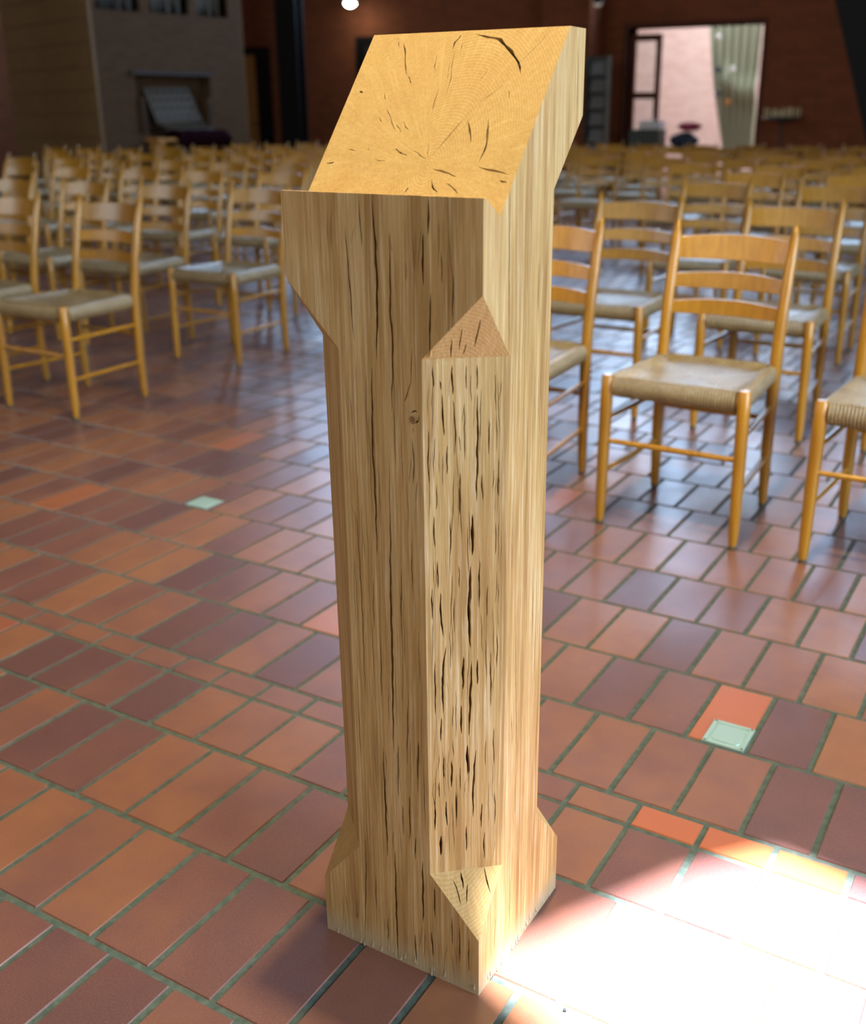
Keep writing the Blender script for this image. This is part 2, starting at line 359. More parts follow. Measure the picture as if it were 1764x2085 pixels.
CRACKS = {
 'front': [
  (1.7,[(-0.7314,-0.5247,1.0406),(-0.7296,-0.5247,1.0047),(-0.7273,-0.5247,0.9653),(-0.7261,-0.5247,0.9297),(-0.7239,-0.5247,0.9019)]),
  (1.4,[(-0.7109,-0.5247,1.0701),(-0.7099,-0.5247,1.0442),(-0.7085,-0.5247,1.0142)]),
  (3.1,[(-0.6934,-0.5247,1.0706),(-0.6908,-0.5247,1.0343),(-0.6892,-0.5247,0.985),(-0.6901,-0.5247,0.9398),(-0.6935,-0.5247,0.8844)]),
  (2.3,[(-0.6701,-0.5247,1.0353),(-0.6717,-0.5247,0.9414),(-0.6693,-0.5247,0.9074),(-0.671,-0.5247,0.8723),(-0.6738,-0.5247,0.8243)]),
  (2.8,[(-0.6185,-0.5247,1.0721),(-0.6182,-0.5247,1.0535),(-0.6198,-0.5247,1.0324)]),
  (2.5,[(-0.626,-0.5247,1.0374),(-0.6271,-0.5247,1.0108),(-0.6265,-0.5247,0.9756)]),
  (1.4,[(-0.6023,-0.5247,1.0175),(-0.6021,-0.5247,0.9802)]),
  (1.6,[(-0.5875,-0.5247,0.9919),(-0.5885,-0.5247,0.9432)]),
  (2.2,[(-0.6169,-0.5247,0.9709),(-0.6187,-0.5247,0.9349),(-0.6187,-0.5247,0.8966)]),
  (1.1,[(-0.6493,-0.5247,1.004),(-0.6493,-0.5247,0.9795)]),
  (1.1,[(-0.6423,-0.5247,0.9101),(-0.6442,-0.5247,0.8841),(-0.6468,-0.5247,0.8576)]),
  (2.6,[(-0.7001,-0.5247,0.8778),(-0.703,-0.5247,0.7821),(-0.701,-0.5247,0.7178),(-0.7012,-0.5247,0.6316)]),
  (3.0,[(-0.6791,-0.5247,0.6986),(-0.6823,-0.5247,0.5918),(-0.6825,-0.5247,0.489),(-0.684,-0.5247,0.4089),(-0.6842,-0.5247,0.3491)]),
  (2.7,[(-0.7017,-0.5247,0.3495),(-0.7007,-0.5247,0.2586),(-0.6992,-0.5247,0.1756)]),
  (2.9,[(-0.6871,-0.5247,0.1929),(-0.6877,-0.5247,0.0854),(-0.6867,-0.5247,0.0039)]),
  (1.2,[(-0.7453,-0.5247,0.71),(-0.7301,-0.5247,0.6792),(-0.727,-0.5247,0.5557),(-0.7272,-0.5247,0.4152)]),
  (1.5,[(-0.7373,-0.5247,0.2065),(-0.7374,-0.5247,0.1434),(-0.7457,-0.5247,-0.0012)]),
  (1.7,[(-0.6454,-0.5247,0.7975),(-0.6431,-0.5247,0.7741),(-0.6447,-0.5247,0.7366)]),
  (1.3,[(-0.6593,-0.5247,0.4428),(-0.6634,-0.5247,0.3369)]),
  (2.7,[(-0.6447,-0.5247,0.3809),(-0.6474,-0.5247,0.3193)]),
  (2.1,[(-0.6606,-0.5247,0.2921),(-0.6615,-0.5247,0.2153)]),
  (1.8,[(-0.6525,-0.5247,0.2276),(-0.6533,-0.5247,0.1883)]),
  (2.9,[(-0.642,-0.5247,0.1928),(-0.642,-0.5247,0.1534),(-0.6423,-0.5247,0.0857)]),
  (2.2,[(-0.6236,-0.5247,0.1561),(-0.6227,-0.5247,0.103)]),
  (2.2,[(-0.6287,-0.5247,0.079),(-0.6269,-0.5247,0.0322)]),
  (2.3,[(-0.6567,-0.5247,0.0611),(-0.6554,-0.5247,0.0054)]),
  (1.5,[(-0.7025,-0.5247,0.0702),(-0.7022,-0.5247,0.0279)]),
  (1.7,[(-0.6766,-0.5247,0.3676),(-0.6789,-0.5247,0.2848)]),
  (1.5,[(-0.5949,-0.5247,0.1179),(-0.5953,-0.5247,0.0687)]),
  (1.5,[(-0.5833,-0.5247,0.108),(-0.5835,-0.5247,0.0442)]),
  (1.5,[(-0.5685,-0.5247,0.0938),(-0.5686,-0.5247,0.0341)]),
  (0.9,[(-0.7565,-0.5247,1.0532),(-0.7566,-0.5247,1.0255),(-0.7572,-0.5247,1.003)]),
  (0.9,[(-0.7089,-0.5247,0.8679),(-0.7109,-0.5247,0.7821)]),
  (1.2,[(-0.6561,-0.5247,0.8386),(-0.6503,-0.5247,0.8512),(-0.646,-0.5247,0.8635)]),
  (1.4,[(-0.6468,-0.5247,0.8268),(-0.644,-0.5247,0.8307),(-0.6392,-0.5247,0.832),(-0.6352,-0.5247,0.8283)]),
  (1.4,[(-0.6352,-0.5247,0.826),(-0.634,-0.5247,0.8208),(-0.6389,-0.5247,0.8153),(-0.6443,-0.5247,0.8151),(-0.647,-0.5247,0.8196)]),
  (0.9,[(-0.643,-0.5247,0.8117),(-0.6439,-0.5247,0.8019)]),
  (1.2,[(-0.6644,-0.5247,0.6295),(-0.6678,-0.5247,0.5262)]),
  (1.1,[(-0.7084,-0.5247,0.5996),(-0.7097,-0.5247,0.5225)]),
  (1.2,[(-0.6998,-0.5247,0.5179),(-0.7013,-0.5247,0.4304)]),
  (1.2,[(-0.649,-0.5247,0.6657),(-0.6492,-0.5247,0.5927)]),
  (1.4,[(-0.6722,-0.5247,0.2714),(-0.6718,-0.5247,0.2234)]),
  (1.3,[(-0.7214,-0.5247,0.1371),(-0.7219,-0.5247,0.0765)])],
 'chamfer': [
  (2.3,[(-0.6122,-0.5101,0.8528),(-0.6115,-0.5095,0.8291),(-0.6108,-0.5089,0.7991)]),
  (1.7,[(-0.6246,-0.5205,0.8103),(-0.6254,-0.5211,0.782),(-0.6253,-0.521,0.7438)]),
  (1.7,[(-0.6025,-0.502,0.8457),(-0.6,-0.4998,0.8086),(-0.6011,-0.5007,0.7752)]),
  (2.9,[(-0.5802,-0.4832,0.8508),(-0.5797,-0.4827,0.7962),(-0.5802,-0.483,0.7625),(-0.581,-0.4837,0.713)]),
  (1.8,[(-0.576,-0.4795,0.751),(-0.575,-0.4786,0.7163)]),
  (1.5,[(-0.5689,-0.4736,0.8172),(-0.5697,-0.4742,0.7728)]),
  (3.9,[(-0.5847,-0.4868,0.7006),(-0.5843,-0.4864,0.6716),(-0.5848,-0.4867,0.6442)]),
  (4.3,[(-0.5862,-0.4879,0.6324),(-0.5881,-0.4895,0.5619),(-0.5867,-0.4882,0.5153)]),
  (1.8,[(-0.6207,-0.5171,0.7007),(-0.6207,-0.517,0.659)]),
  (1.5,[(-0.6056,-0.5044,0.6961),(-0.6054,-0.5041,0.6476)]),
  (1.8,[(-0.5962,-0.4965,0.7551),(-0.5968,-0.4969,0.6985)]),
  (1.8,[(-0.618,-0.5148,0.6424),(-0.6179,-0.5146,0.6026)]),
  (1.8,[(-0.5777,-0.4808,0.6382),(-0.5781,-0.481,0.571)]),
  (1.7,[(-0.6078,-0.5063,0.7898),(-0.6085,-0.5068,0.7511)]),
  (1.8,[(-0.6235,-0.5194,0.6066),(-0.624,-0.5197,0.5614)]),
  (2.5,[(-0.6156,-0.5127,0.599),(-0.615,-0.5121,0.5501),(-0.6123,-0.5098,0.5339)]),
  (3.1,[(-0.6109,-0.5086,0.5233),(-0.6146,-0.5117,0.4759),(-0.614,-0.5111,0.426)]),
  (3.2,[(-0.5935,-0.494,0.507),(-0.5942,-0.4944,0.4572)]),
  (2.5,[(-0.5794,-0.482,0.5017),(-0.5799,-0.4824,0.4625)]),
  (3.2,[(-0.5853,-0.487,0.4989),(-0.5873,-0.4886,0.4191),(-0.5883,-0.4894,0.3867)]),
  (1.6,[(-0.5667,-0.4714,0.5106),(-0.5658,-0.4705,0.4277)]),
  (1.9,[(-0.6217,-0.5177,0.5037),(-0.6219,-0.5178,0.4227)]),
  (2.6,[(-0.5962,-0.4961,0.4358),(-0.5958,-0.4958,0.3915)]),
  (2.0,[(-0.616,-0.5128,0.4204),(-0.6168,-0.5134,0.3821)]),
  (1.2,[(-0.57,-0.4742,0.604),(-0.5708,-0.4748,0.5578)]),
  (2.0,[(-0.614,-0.511,0.3606),(-0.6142,-0.5112,0.3264)]),
  (2.7,[(-0.606,-0.5043,0.3533),(-0.6062,-0.5044,0.3097)]),
  (4.0,[(-0.5898,-0.4907,0.3756),(-0.5894,-0.4903,0.3277)]),
  (2.7,[(-0.5813,-0.4835,0.3675),(-0.5838,-0.4855,0.3098),(-0.5843,-0.4859,0.2589)]),
  (2.1,[(-0.6125,-0.5097,0.2914),(-0.6112,-0.5085,0.2494)]),
  (2.1,[(-0.6237,-0.5191,0.2855),(-0.6236,-0.519,0.2445)]),
  (3.9,[(-0.6175,-0.5138,0.237),(-0.6182,-0.5144,0.2033)]),
  (2.1,[(-0.591,-0.4916,0.2497),(-0.5912,-0.4916,0.2055)]),
  (1.7,[(-0.6012,-0.5002,0.2995),(-0.6014,-0.5003,0.2564)]),
  (2.1,[(-0.575,-0.4781,0.2818),(-0.5754,-0.4784,0.2405)]),
  (1.8,[(-0.5723,-0.4757,0.2351),(-0.5722,-0.4756,0.188)]),
  (1.7,[(-0.6203,-0.517,0.8852),(-0.6197,-0.5164,0.8591)]),
  (1.7,[(-0.6139,-0.5115,0.8675),(-0.6131,-0.5109,0.8558)]),
  (2.3,[(-0.6032,-0.5026,0.886),(-0.6025,-0.5019,0.8492)]),
  (1.4,[(-0.5904,-0.4918,0.8853),(-0.5901,-0.4915,0.8543)]),
  (1.7,[(-0.5803,-0.4832,0.8859),(-0.5802,-0.4832,0.8537)]),
  (1.2,[(-0.5923,-0.4933,0.8338),(-0.5915,-0.4926,0.8037)]),
  (1.2,[(-0.5642,-0.4697,0.8733),(-0.5631,-0.4687,0.8258)]),
  (1.2,[(-0.5605,-0.4664,0.7708),(-0.5606,-0.4665,0.7207)]),
  (1.2,[(-0.5623,-0.4678,0.6889),(-0.5625,-0.468,0.6432)]),
  (1.3,[(-0.56,-0.4657,0.5343),(-0.5602,-0.4658,0.4849)]),
  (1.3,[(-0.5632,-0.4683,0.3977),(-0.5624,-0.4675,0.3371)]),
  (1.2,[(-0.6176,-0.5146,0.7413),(-0.6184,-0.5152,0.7069)]),
  (1.2,[(-0.6024,-0.5015,0.5908),(-0.6026,-0.5017,0.5396)]),
  (1.2,[(-0.5975,-0.4975,0.6336),(-0.5971,-0.4971,0.6003)]),
  (1.2,[(-0.5924,-0.4933,0.8158),(-0.5911,-0.4922,0.7671)]),
  (1.0,[(-0.5865,-0.4885,0.8746),(-0.5856,-0.4877,0.8393)]),
  (1.4,[(-0.5611,-0.4664,0.2982),(-0.5609,-0.4661,0.2427)]),
  (1.4,[(-0.6188,-0.515,0.3234),(-0.6195,-0.5156,0.2965)]),
  (1.2,[(-0.5975,-0.4971,0.3428),(-0.5971,-0.4967,0.3043)])],
 'right': [
  (2.0,[(-0.5498,-0.4645,1.0805),(-0.55,-0.4638,1.0196),(-0.5501,-0.4632,0.9648),(-0.5503,-0.4612,0.8999)]),
  (1.2,[(-0.5509,-0.4461,0.7102),(-0.5512,-0.4442,0.6139)]),
  (1.3,[(-0.5513,-0.4328,0.559),(-0.5521,-0.4209,0.3145)]),
  (1.3,[(-0.5518,-0.4387,0.4084),(-0.5519,-0.4354,0.3518)]),
  (0.9,[(-0.5505,-0.4109,0.8249),(-0.5509,-0.4048,0.6877)]),
  (1.1,[(-0.5521,-0.4235,0.3026),(-0.5523,-0.4225,0.2334)]),
  (1.5,[(-0.5526,-0.4346,0.1485),(-0.5529,-0.4341,0.037)]),
  (1.5,[(-0.5527,-0.4761,0.0988),(-0.5529,-0.4807,0.0439)]),
  (1.3,[(-0.5493,-0.2962,1.2469),(-0.5494,-0.2938,1.2039),(-0.5495,-0.2916,1.1625)]),
  (1.0,[(-0.5512,-0.3851,0.6007),(-0.5515,-0.3796,0.4902)]),
  (0.7,[(-0.5503,-0.393,0.8957),(-0.5507,-0.3879,0.7698)]),
  (0.7,[(-0.5499,-0.4188,1.0262),(-0.5501,-0.417,0.9584)]),
  (0.7,[(-0.5495,-0.357,1.1862),(-0.5496,-0.3553,1.1217)])],
 'top_stop': [
  (1.7,[(-0.5939,-0.5169,0.9192),(-0.6009,-0.5074,0.9009),(-0.6045,-0.5026,0.8916)]),
  (1.4,[(-0.5809,-0.5171,0.9327),(-0.5894,-0.507,0.9123),(-0.5942,-0.5012,0.9005)]),
  (1.4,[(-0.5841,-0.5027,0.9126),(-0.5912,-0.4961,0.8976)]),
  (1.8,[(-0.5612,-0.5098,0.9443),(-0.5705,-0.5008,0.9243),(-0.5793,-0.492,0.9049)])],
 'bottom_stop': [
  (2.5,[(-0.5971,-0.4976,0.1738),(-0.5922,-0.5007,0.1648),(-0.5883,-0.5061,0.1539)]),
  (1.8,[(-0.5727,-0.4759,0.1765),(-0.5632,-0.4819,0.1591),(-0.5549,-0.4869,0.144)]),
  (1.8,[(-0.5852,-0.4993,0.1594),(-0.5799,-0.5114,0.1384)]),
  (1.4,[(-0.6032,-0.5086,0.166),(-0.5936,-0.5119,0.1519),(-0.5844,-0.5171,0.1358)])],
 'slope': [
  (2.6,[(-0.6741,-0.3219,1.2509),(-0.6534,-0.3263,1.2457),(-0.6354,-0.3286,1.2429),(-0.6206,-0.3372,1.2326),(-0.6046,-0.3483,1.2193),(-0.5946,-0.3555,1.2105),(-0.5899,-0.3635,1.201)]),
  (1.8,[(-0.6118,-0.4013,1.1556),(-0.6048,-0.4141,1.1402),(-0.6004,-0.4308,1.1201),(-0.602,-0.4433,1.1051)]),
  (1.6,[(-0.6021,-0.4453,1.1027),(-0.5812,-0.4479,1.0995),(-0.5657,-0.4501,1.0969),(-0.5575,-0.4521,1.0946)]),
  (1.5,[(-0.638,-0.4039,1.1525),(-0.6267,-0.4158,1.1381),(-0.6224,-0.426,1.1259)]),
  (1.4,[(-0.661,-0.4476,1.0999),(-0.6468,-0.4499,1.0972),(-0.6366,-0.4522,1.0944),(-0.6224,-0.4553,1.0907)]),
  (1.4,[(-0.6563,-0.4576,1.0879),(-0.6481,-0.4649,1.0791),(-0.6405,-0.47,1.073)]),
  (1.0,[(-0.6343,-0.4605,1.0845),(-0.6204,-0.4651,1.0789),(-0.6125,-0.4693,1.0738)]),
  (1.2,[(-0.6861,-0.4708,1.072),(-0.6833,-0.4683,1.0751),(-0.6823,-0.4649,1.0792)]),
  (1.1,[(-0.7223,-0.4312,1.1197),(-0.701,-0.4374,1.1122)]),
  (1.6,[(-0.8139,-0.4456,1.1024),(-0.8023,-0.4445,1.1036)]),
  (2.3,[(-0.8099,-0.3759,1.1861),(-0.8027,-0.3773,1.1845)]),
  (1.5,[(-0.7737,-0.3264,1.2455),(-0.7645,-0.339,1.2304),(-0.7618,-0.3457,1.2224),(-0.7471,-0.3618,1.203)]),
  (0.9,[(-0.7463,-0.3618,1.203),(-0.7361,-0.3693,1.194)]),
  (1.9,[(-0.693,-0.3226,1.2501),(-0.6976,-0.3296,1.2418),(-0.6973,-0.337,1.2328)]),
  (0.7,[(-0.694,-0.338,1.2316),(-0.6809,-0.3719,1.1909),(-0.6802,-0.3844,1.1759)]),
  (0.7,[(-0.7172,-0.342,1.2268),(-0.7099,-0.3588,1.2067)]),
  (0.7,[(-0.6956,-0.3717,1.1911),(-0.6924,-0.3861,1.1738),(-0.6908,-0.4021,1.1547)]),
  (1.3,[(-0.5669,-0.4566,1.0891),(-0.5574,-0.4588,1.0864)]),
  (0.9,[(-0.5611,-0.4119,1.1428),(-0.5571,-0.4114,1.1434)]),
  (0.8,[(-0.599,-0.3773,1.1844),(-0.5931,-0.3851,1.175)]),
  (0.6,[(-0.7721,-0.3763,1.1856),(-0.7634,-0.3856,1.1745)]),
  (0.7,[(-0.7895,-0.4318,1.1189),(-0.7768,-0.434,1.1162)]),
  (0.6,[(-0.7606,-0.4289,1.1224),(-0.7586,-0.4342,1.116)]),
  (0.7,[(-0.7587,-0.3929,1.1657),(-0.7449,-0.4038,1.1526),(-0.7314,-0.4145,1.1397)]),
  (0.7,[(-0.6854,-0.3299,1.2413),(-0.6854,-0.3391,1.2303)]),
  (0.6,[(-0.6085,-0.3711,1.1919),(-0.6204,-0.3814,1.1795),(-0.6319,-0.39,1.1691)]),
  (0.7,[(-0.6369,-0.3969,1.1608),(-0.6509,-0.4125,1.1421),(-0.6644,-0.4332,1.1172),(-0.667,-0.4417,1.107)]),
  (0.6,[(-0.6798,-0.4247,1.1274),(-0.6701,-0.4401,1.109)]),
  (0.6,[(-0.6576,-0.4229,1.1297),(-0.6527,-0.4159,1.138)]),
  (0.6,[(-0.7261,-0.4056,1.1504),(-0.7125,-0.4144,1.1398)]),
  (0.6,[(-0.6935,-0.3481,1.2195),(-0.6881,-0.3664,1.1975)]),
  (0.6,[(-0.6351,-0.3547,1.2115),(-0.6425,-0.3688,1.1946)]),
  (0.6,[(-0.7358,-0.4074,1.1483),(-0.7222,-0.4162,1.1376)]),
  (0.6,[(-0.7652,-0.4001,1.157),(-0.755,-0.4074,1.1483)]),
  (0.6,[(-0.5741,-0.3243,1.2481),(-0.5887,-0.3433,1.2252),(-0.5996,-0.3554,1.2107)]),
  (0.6,[(-0.7857,-0.3232,1.2494),(-0.7761,-0.333,1.2376)]),
  (0.6,[(-0.6965,-0.4318,1.1189),(-0.6732,-0.4401,1.1089)]),
  (0.6,[(-0.7445,-0.4411,1.1078),(-0.7272,-0.4426,1.106)])],
}
# ------------------------------------------------------------------ the oak lectern
LX, LY = -.6840, -.3990
def xl(z): return -.8135 - .0085 * z
def xr(z): return -.5530 + .0030 * z
YF, YB = -.5247, -.2745
XA, XB = -.7470, -.6300; YA, YC = -.4590, -.3510
P3 = lambda x, y, z: Vector((x, y, z))
def resample(pts, step):
    out = [pts[0]]
    for a, b in zip(pts, pts[1:]):
        n = max(1, int((b - a).length / step))
        for i in range(1, n + 1): out.append(a + (b - a) * i / n)
    return out
def smooth_pts(p):
    for _ in range(2):
        p = [p[0]] + [(p[i - 1] + p[i] * 2 + p[i + 1]) / 4 for i in range(1, len(p) - 1)] + [p[-1]]
    return p
def cracked_face(mb, outline, cracks, flip=False, jag=1.0):
    """a flat face with open shakes: each crack is a tapering V-shaped cleft cut into it"""
    nrm = Vector((0, 0, 0))
    for i, a in enumerate(outline):
        b = outline[(i + 1) % len(outline)]; nrm += a.cross(b)
    nrm.normalize()
    if flip: nrm = -nrm
    o = outline[0]; e1 = (outline[1] - o).normalized(); e2 = nrm.cross(e1).normalized()
    e1 = e2.cross(nrm).normalized()
    to2 = lambda p: Vector(((p - o).dot(e1), (p - o).dot(e2)))
    pts2 = [to2(p) for p in outline]; p3 = list(outline); facesin = [list(range(len(outline)))]
    walls = []; occupied = []
    for wmm, cp in cracks:
        c = [Vector(p) for p in cp]; c = [p - nrm * (p - o).dot(nrm) for p in c]
        L = sum((b - a).length for a, b in zip(c, c[1:]))
        c = smooth_pts(resample(c, max(.0025, min(.006, L / 8))))
        n = len(c)
        if n < 3: continue
        lft, rgt, bot = [], [], []
        ph = rnd.random() * 9
        for i in range(n):
            t = (c[min(i + 1, n - 1)] - c[max(i - 1, 0)]).normalized(); s = nrm.cross(t).normalized()
            u = i / (n - 1)
            ww = wmm / 2000 * (math.sin(math.pi * min(max(u, .02), .98)) ** .55) * (1 + .30 * math.sin(i * 1.7 + ph) * jag * .6)
            cc = c[i] + s * (math.sin(i * .9 + ph) * .00035 + rnd.uniform(-.00028, .00028)) * jag
            if 0 < i < n - 1: lft.append(cc + s * ww); rgt.append(cc - s * ww)
            bot.append(cc - nrm * min(.04, max(.005, ww * 20)) * (1 if 0 < i < n - 1 else .02))
        tip0, tip1 = c[0], c[-1]
        loop = [tip0] + rgt + [tip1] + lft[::-1]
        # keep clefts from running into one another
        box = (min(to2(p).x for p in loop), max(to2(p).x for p in loop), min(to2(p).y for p in loop), max(to2(p).y for p in loop))
        k0 = len(pts2); pts2 += [to2(p) for p in loop]; p3 += loop; facesin.append(list(range(k0, k0 + len(loop))))
        m = len(lft)
        V = [tip0] + lft + [tip1] + rgt + bot[1:-1]
        F = []
        Li = lambda i: 0 if i == 0 else (m + 1 if i == m + 1 else i)
        Ri = lambda i: 0 if i == 0 else (m + 1 if i == m + 1 else m + 1 + i)
        Bi = lambda i: 0 if i == 0 else (m + 1 if i == m + 1 else 2 * m + 1 + i)
        for i in range(m + 1):
            for G in (Li, Ri):
                q_ = [G(i), G(i + 1), Bi(i + 1), Bi(i)]
                qq = []
                for z_ in q_:
                    if z_ not in qq: qq.append(z_)
                if len(qq) >= 3: F.append(tuple(qq))
        walls.append((V, F))
    r_ = geometry.delaunay_2d_cdt(pts2, [], facesin, 1, 1e-7)
    vs = []
    for p, ov in zip(r_[0], r_[3]):
        vs.append(p3[ov[0]] if ov else o + e1 * p.x + e2 * p.y)
    mb.add(vs, [tuple(f) for f, fo in zip(r_[2], r_[5]) if fo == [0] or (0 in fo and len(fo) == 1)])
    for V, F in walls: mb.add(V, F)
def hairlines(y_or_face, n, seed, a, b, z0, z1, wmin, wmax, lmin, lmax):
    """fine drying checks scattered over an upright face between plan points a and b"""
    r2 = random.Random(seed); out = []; a = Vector(a); b = Vector(b)
    for _ in range(n):
        u = r2.uniform(.05, .95); L = r2.uniform(lmin, lmax); zc = r2.uniform(z0 + L / 2, z1 - L / 2); dr = r2.uniform(-.02, .02)
        pts = []
        for k in range(4):
            t = k / 3 - .5; p = a.lerp(b, min(.97, max(.03, u + dr * t * 1.5))); pts.append((p.x, p.y, zc + t * L))
        out.append((r2.uniform(wmin, wmax), pts))
    return out
HL = {'front': hairlines(0, 46, 1, (XA, YF, 0), (XB, YF, 0), .16, .90, .5, 1.3, .03, .12) + hairlines(0, 14, 2, (-.80, YF, 0), (-.57, YF, 0), .98, 1.07, .4, .9, .02, .06)
               + hairlines(0, 18, 3, (-.80, YF, 0), (-.57, YF, 0), .01, .085, .5, 1.1, .02, .05),
      'chamfer': hairlines(0, 80, 4, (XB, YF, 0), (-.5527, YA, 0), .185, .885, .4, 1.0, .02, .09),
      'right': hairlines(0, 34, 5, (-.5525, YA, 0), (-.5525, YC, 0), .03, 1.05, .35, .8, .04, .16)}
lec = empty('lectern', (LX, LY, 0), 'tall cracked oak lectern cut from one post, with sloping book rest', 'lectern')
mb = MB()
ZB0, ZB1 = .0945, .1755     # foot stops, front corners
ZT0, ZT1 = .9725, .8930     # head stops, front corners
ZR0, ZR1 = .0970, .1900     # foot stops, rear corners
ZS0, ZS1 = 1.157, 1.0745    # head stops, rear corners
TOPF = 1.0745; TOPB = 1.2547
front = [P3(xl(0), YF, 0), P3(xr(0), YF, 0), P3(xr(ZB0), YF, ZB0), P3(XB, YF, ZB1), P3(XB, YF, ZT1), P3(xr(ZT0), YF, ZT0), P3(xr(TOPF), YF, TOPF),
         P3(xl(TOPF), YF, TOPF), P3(xl(ZT0), YF, ZT0), P3(XA, YF, ZT1), P3(XA, YF, ZB1), P3(xl(ZB0), YF, ZB0)]
cracked_face(mb, front, [(w_ * 1.35, c_) for w_, c_ in CRACKS['front']] + HL['front'])
mb2 = MB()
chamf = [P3(XB, YF, ZB1), P3(xr(ZB1), YA, ZB1), P3(xr(ZT1), YA, ZT1), P3(XB, YF, ZT1)]
cracked_face(mb, chamf, [(w_ * .98, c_) for w_, c_ in CRACKS['chamfer']] + HL['chamfer'])
side = lambda X: [P3(X(0), YF, 0), P3(X(0), YB, 0), P3(X(ZR0), YB, ZR0), P3(X(ZR1), YC, ZR1), P3(X(ZS1), YC, ZS1), P3(X(ZS0), YB, ZS0), P3(X(TOPB), YB, TOPB),
     P3(X(TOPB), -.3188, TOPB), P3(X(1.0533), -.4864, 1.0533), P3(X(TOPF), -.5200, TOPF), P3(X(TOPF), YF, TOPF), P3(X(ZT0), YF, ZT0), P3(X(ZT1), YA, ZT1), P3(X(ZB1), YA, ZB1), P3(X(ZB0), YF, ZB0)]
cracked_face(mb, side(xr), CRACKS['right'] + HL['right'])
cracked_face(mb, side(xl)[::-1], [])
cracked_face(mb, [P3(XB, YF, ZT1), P3(xr(ZT1), YA, ZT1), P3(xr(ZT0), YF, ZT0)], CRACKS['top_stop'])
cracked_face(mb, [P3(XB, YF, ZB1), P3(xr(ZB0), YF, ZB0), P3(xr(ZB1), YA, ZB1)], CRACKS['bottom_stop'])
def F_(*p): mb.add(p, [tuple(range(len(p)))])
# left front chamfer and its stops
F_(P3(XA, YF, ZB1), P3(XA, YF, ZT1), P3(xl(ZT1), YA, ZT1), P3(xl(ZB1), YA, ZB1))
F_(P3(XA, YF, ZT1), P3(xl(ZT0), YF, ZT0), P3(xl(ZT1), YA, ZT1)); F_(P3(XA, YF, ZB1), P3(xl(ZB1), YA, ZB1), P3(xl(ZB0), YF, ZB0))
for X, xe in ((xl, XA), (xr, XB)):
    F_(P3(xe, YB, ZR1), P3(xe, YB, ZS1), P3(X(ZS1), YC, ZS1), P3(X(ZR1), YC, ZR1))
    F_(P3(xe, YB, ZS1), P3(X(ZS0), YB, ZS0), P3(X(ZS1), YC, ZS1)); F_(P3(xe, YB, ZR1), P3(X(ZR1), YC, ZR1), P3(X(ZR0), YB, ZR0))
F_(P3(xl(0), YB, 0), P3(xr(0), YB, 0), P3(xr(ZR0), YB, ZR0), P3(XB, YB, ZR1), P3(XB, YB, ZS1), P3(xr(ZS0), YB, ZS0), P3(xr(TOPB), YB, TOPB),
   P3(xl(TOPB), YB, TOPB), P3(xl(ZS0), YB, ZS0), P3(XA, YB, ZS1), P3(XA, YB, ZR1), P3(xl(ZR0), YB, ZR0))
F_(P3(xl(TOPB), YB, TOPB), P3(xr(TOPB), YB, TOPB), P3(xr(TOPB), -.3188, TOPB), P3(xl(TOPB), -.3188, TOPB))
F_(P3(xl(TOPF), YF, TOPF), P3(xr(TOPF), YF, TOPF), P3(xr(TOPF), -.5200, TOPF), P3(xl(TOPF), -.5200, TOPF))
F_(P3(xl(TOPF), -.5200, TOPF), P3(xr(TOPF), -.5200, TOPF), P3(xr(1.0533), -.4864, 1.0533), P3(xl(1.0533), -.4864, 1.0533))
F_(P3(xl(0), YF, 0), P3(xl(0), YB, 0), P3(xr(0), YB, 0), P3(xr(0), YF, 0))
def place(mb_, name, m, parent, o=(LX, LY, 0)):
    mb_.v = [(a[0] - o[0], a[1] - o[1], a[2] - o[2]) for a in mb_.v]
    me = bpy.data.meshes.new(name); me.from_pydata(mb_.v, [], mb_.f); me.update(); me.materials.append(m)
    bm = bmesh.new(); bm.from_mesh(me); bmesh.ops.remove_doubles(bm, verts=bm.verts, dist=2e-5); bmesh.ops.recalc_face_normals(bm, faces=bm.faces); bm.to_mesh(me); bm.free()
    ob = bpy.data.objects.new(name, me); C.objects.link(ob); ob.parent = parent
    return ob
post = place(mb, 'post', OAK, lec)
bb = MB(); 
rest = [P3(xl(1.0533), -.4864, 1.0533), P3(xr(1.0533), -.4864, 1.0533), P3(xr(TOPB), -.3188, TOPB), P3(xl(TOPB), -.3188, TOPB)]
cracked_face(bb, rest, [(w_ * 1.45, c_) for w_, c_ in CRACKS['slope']], jag=1.8)
br = place(bb, 'book_rest', OAK, lec); br['label'] = 'sloping end grain top with radial cracks'
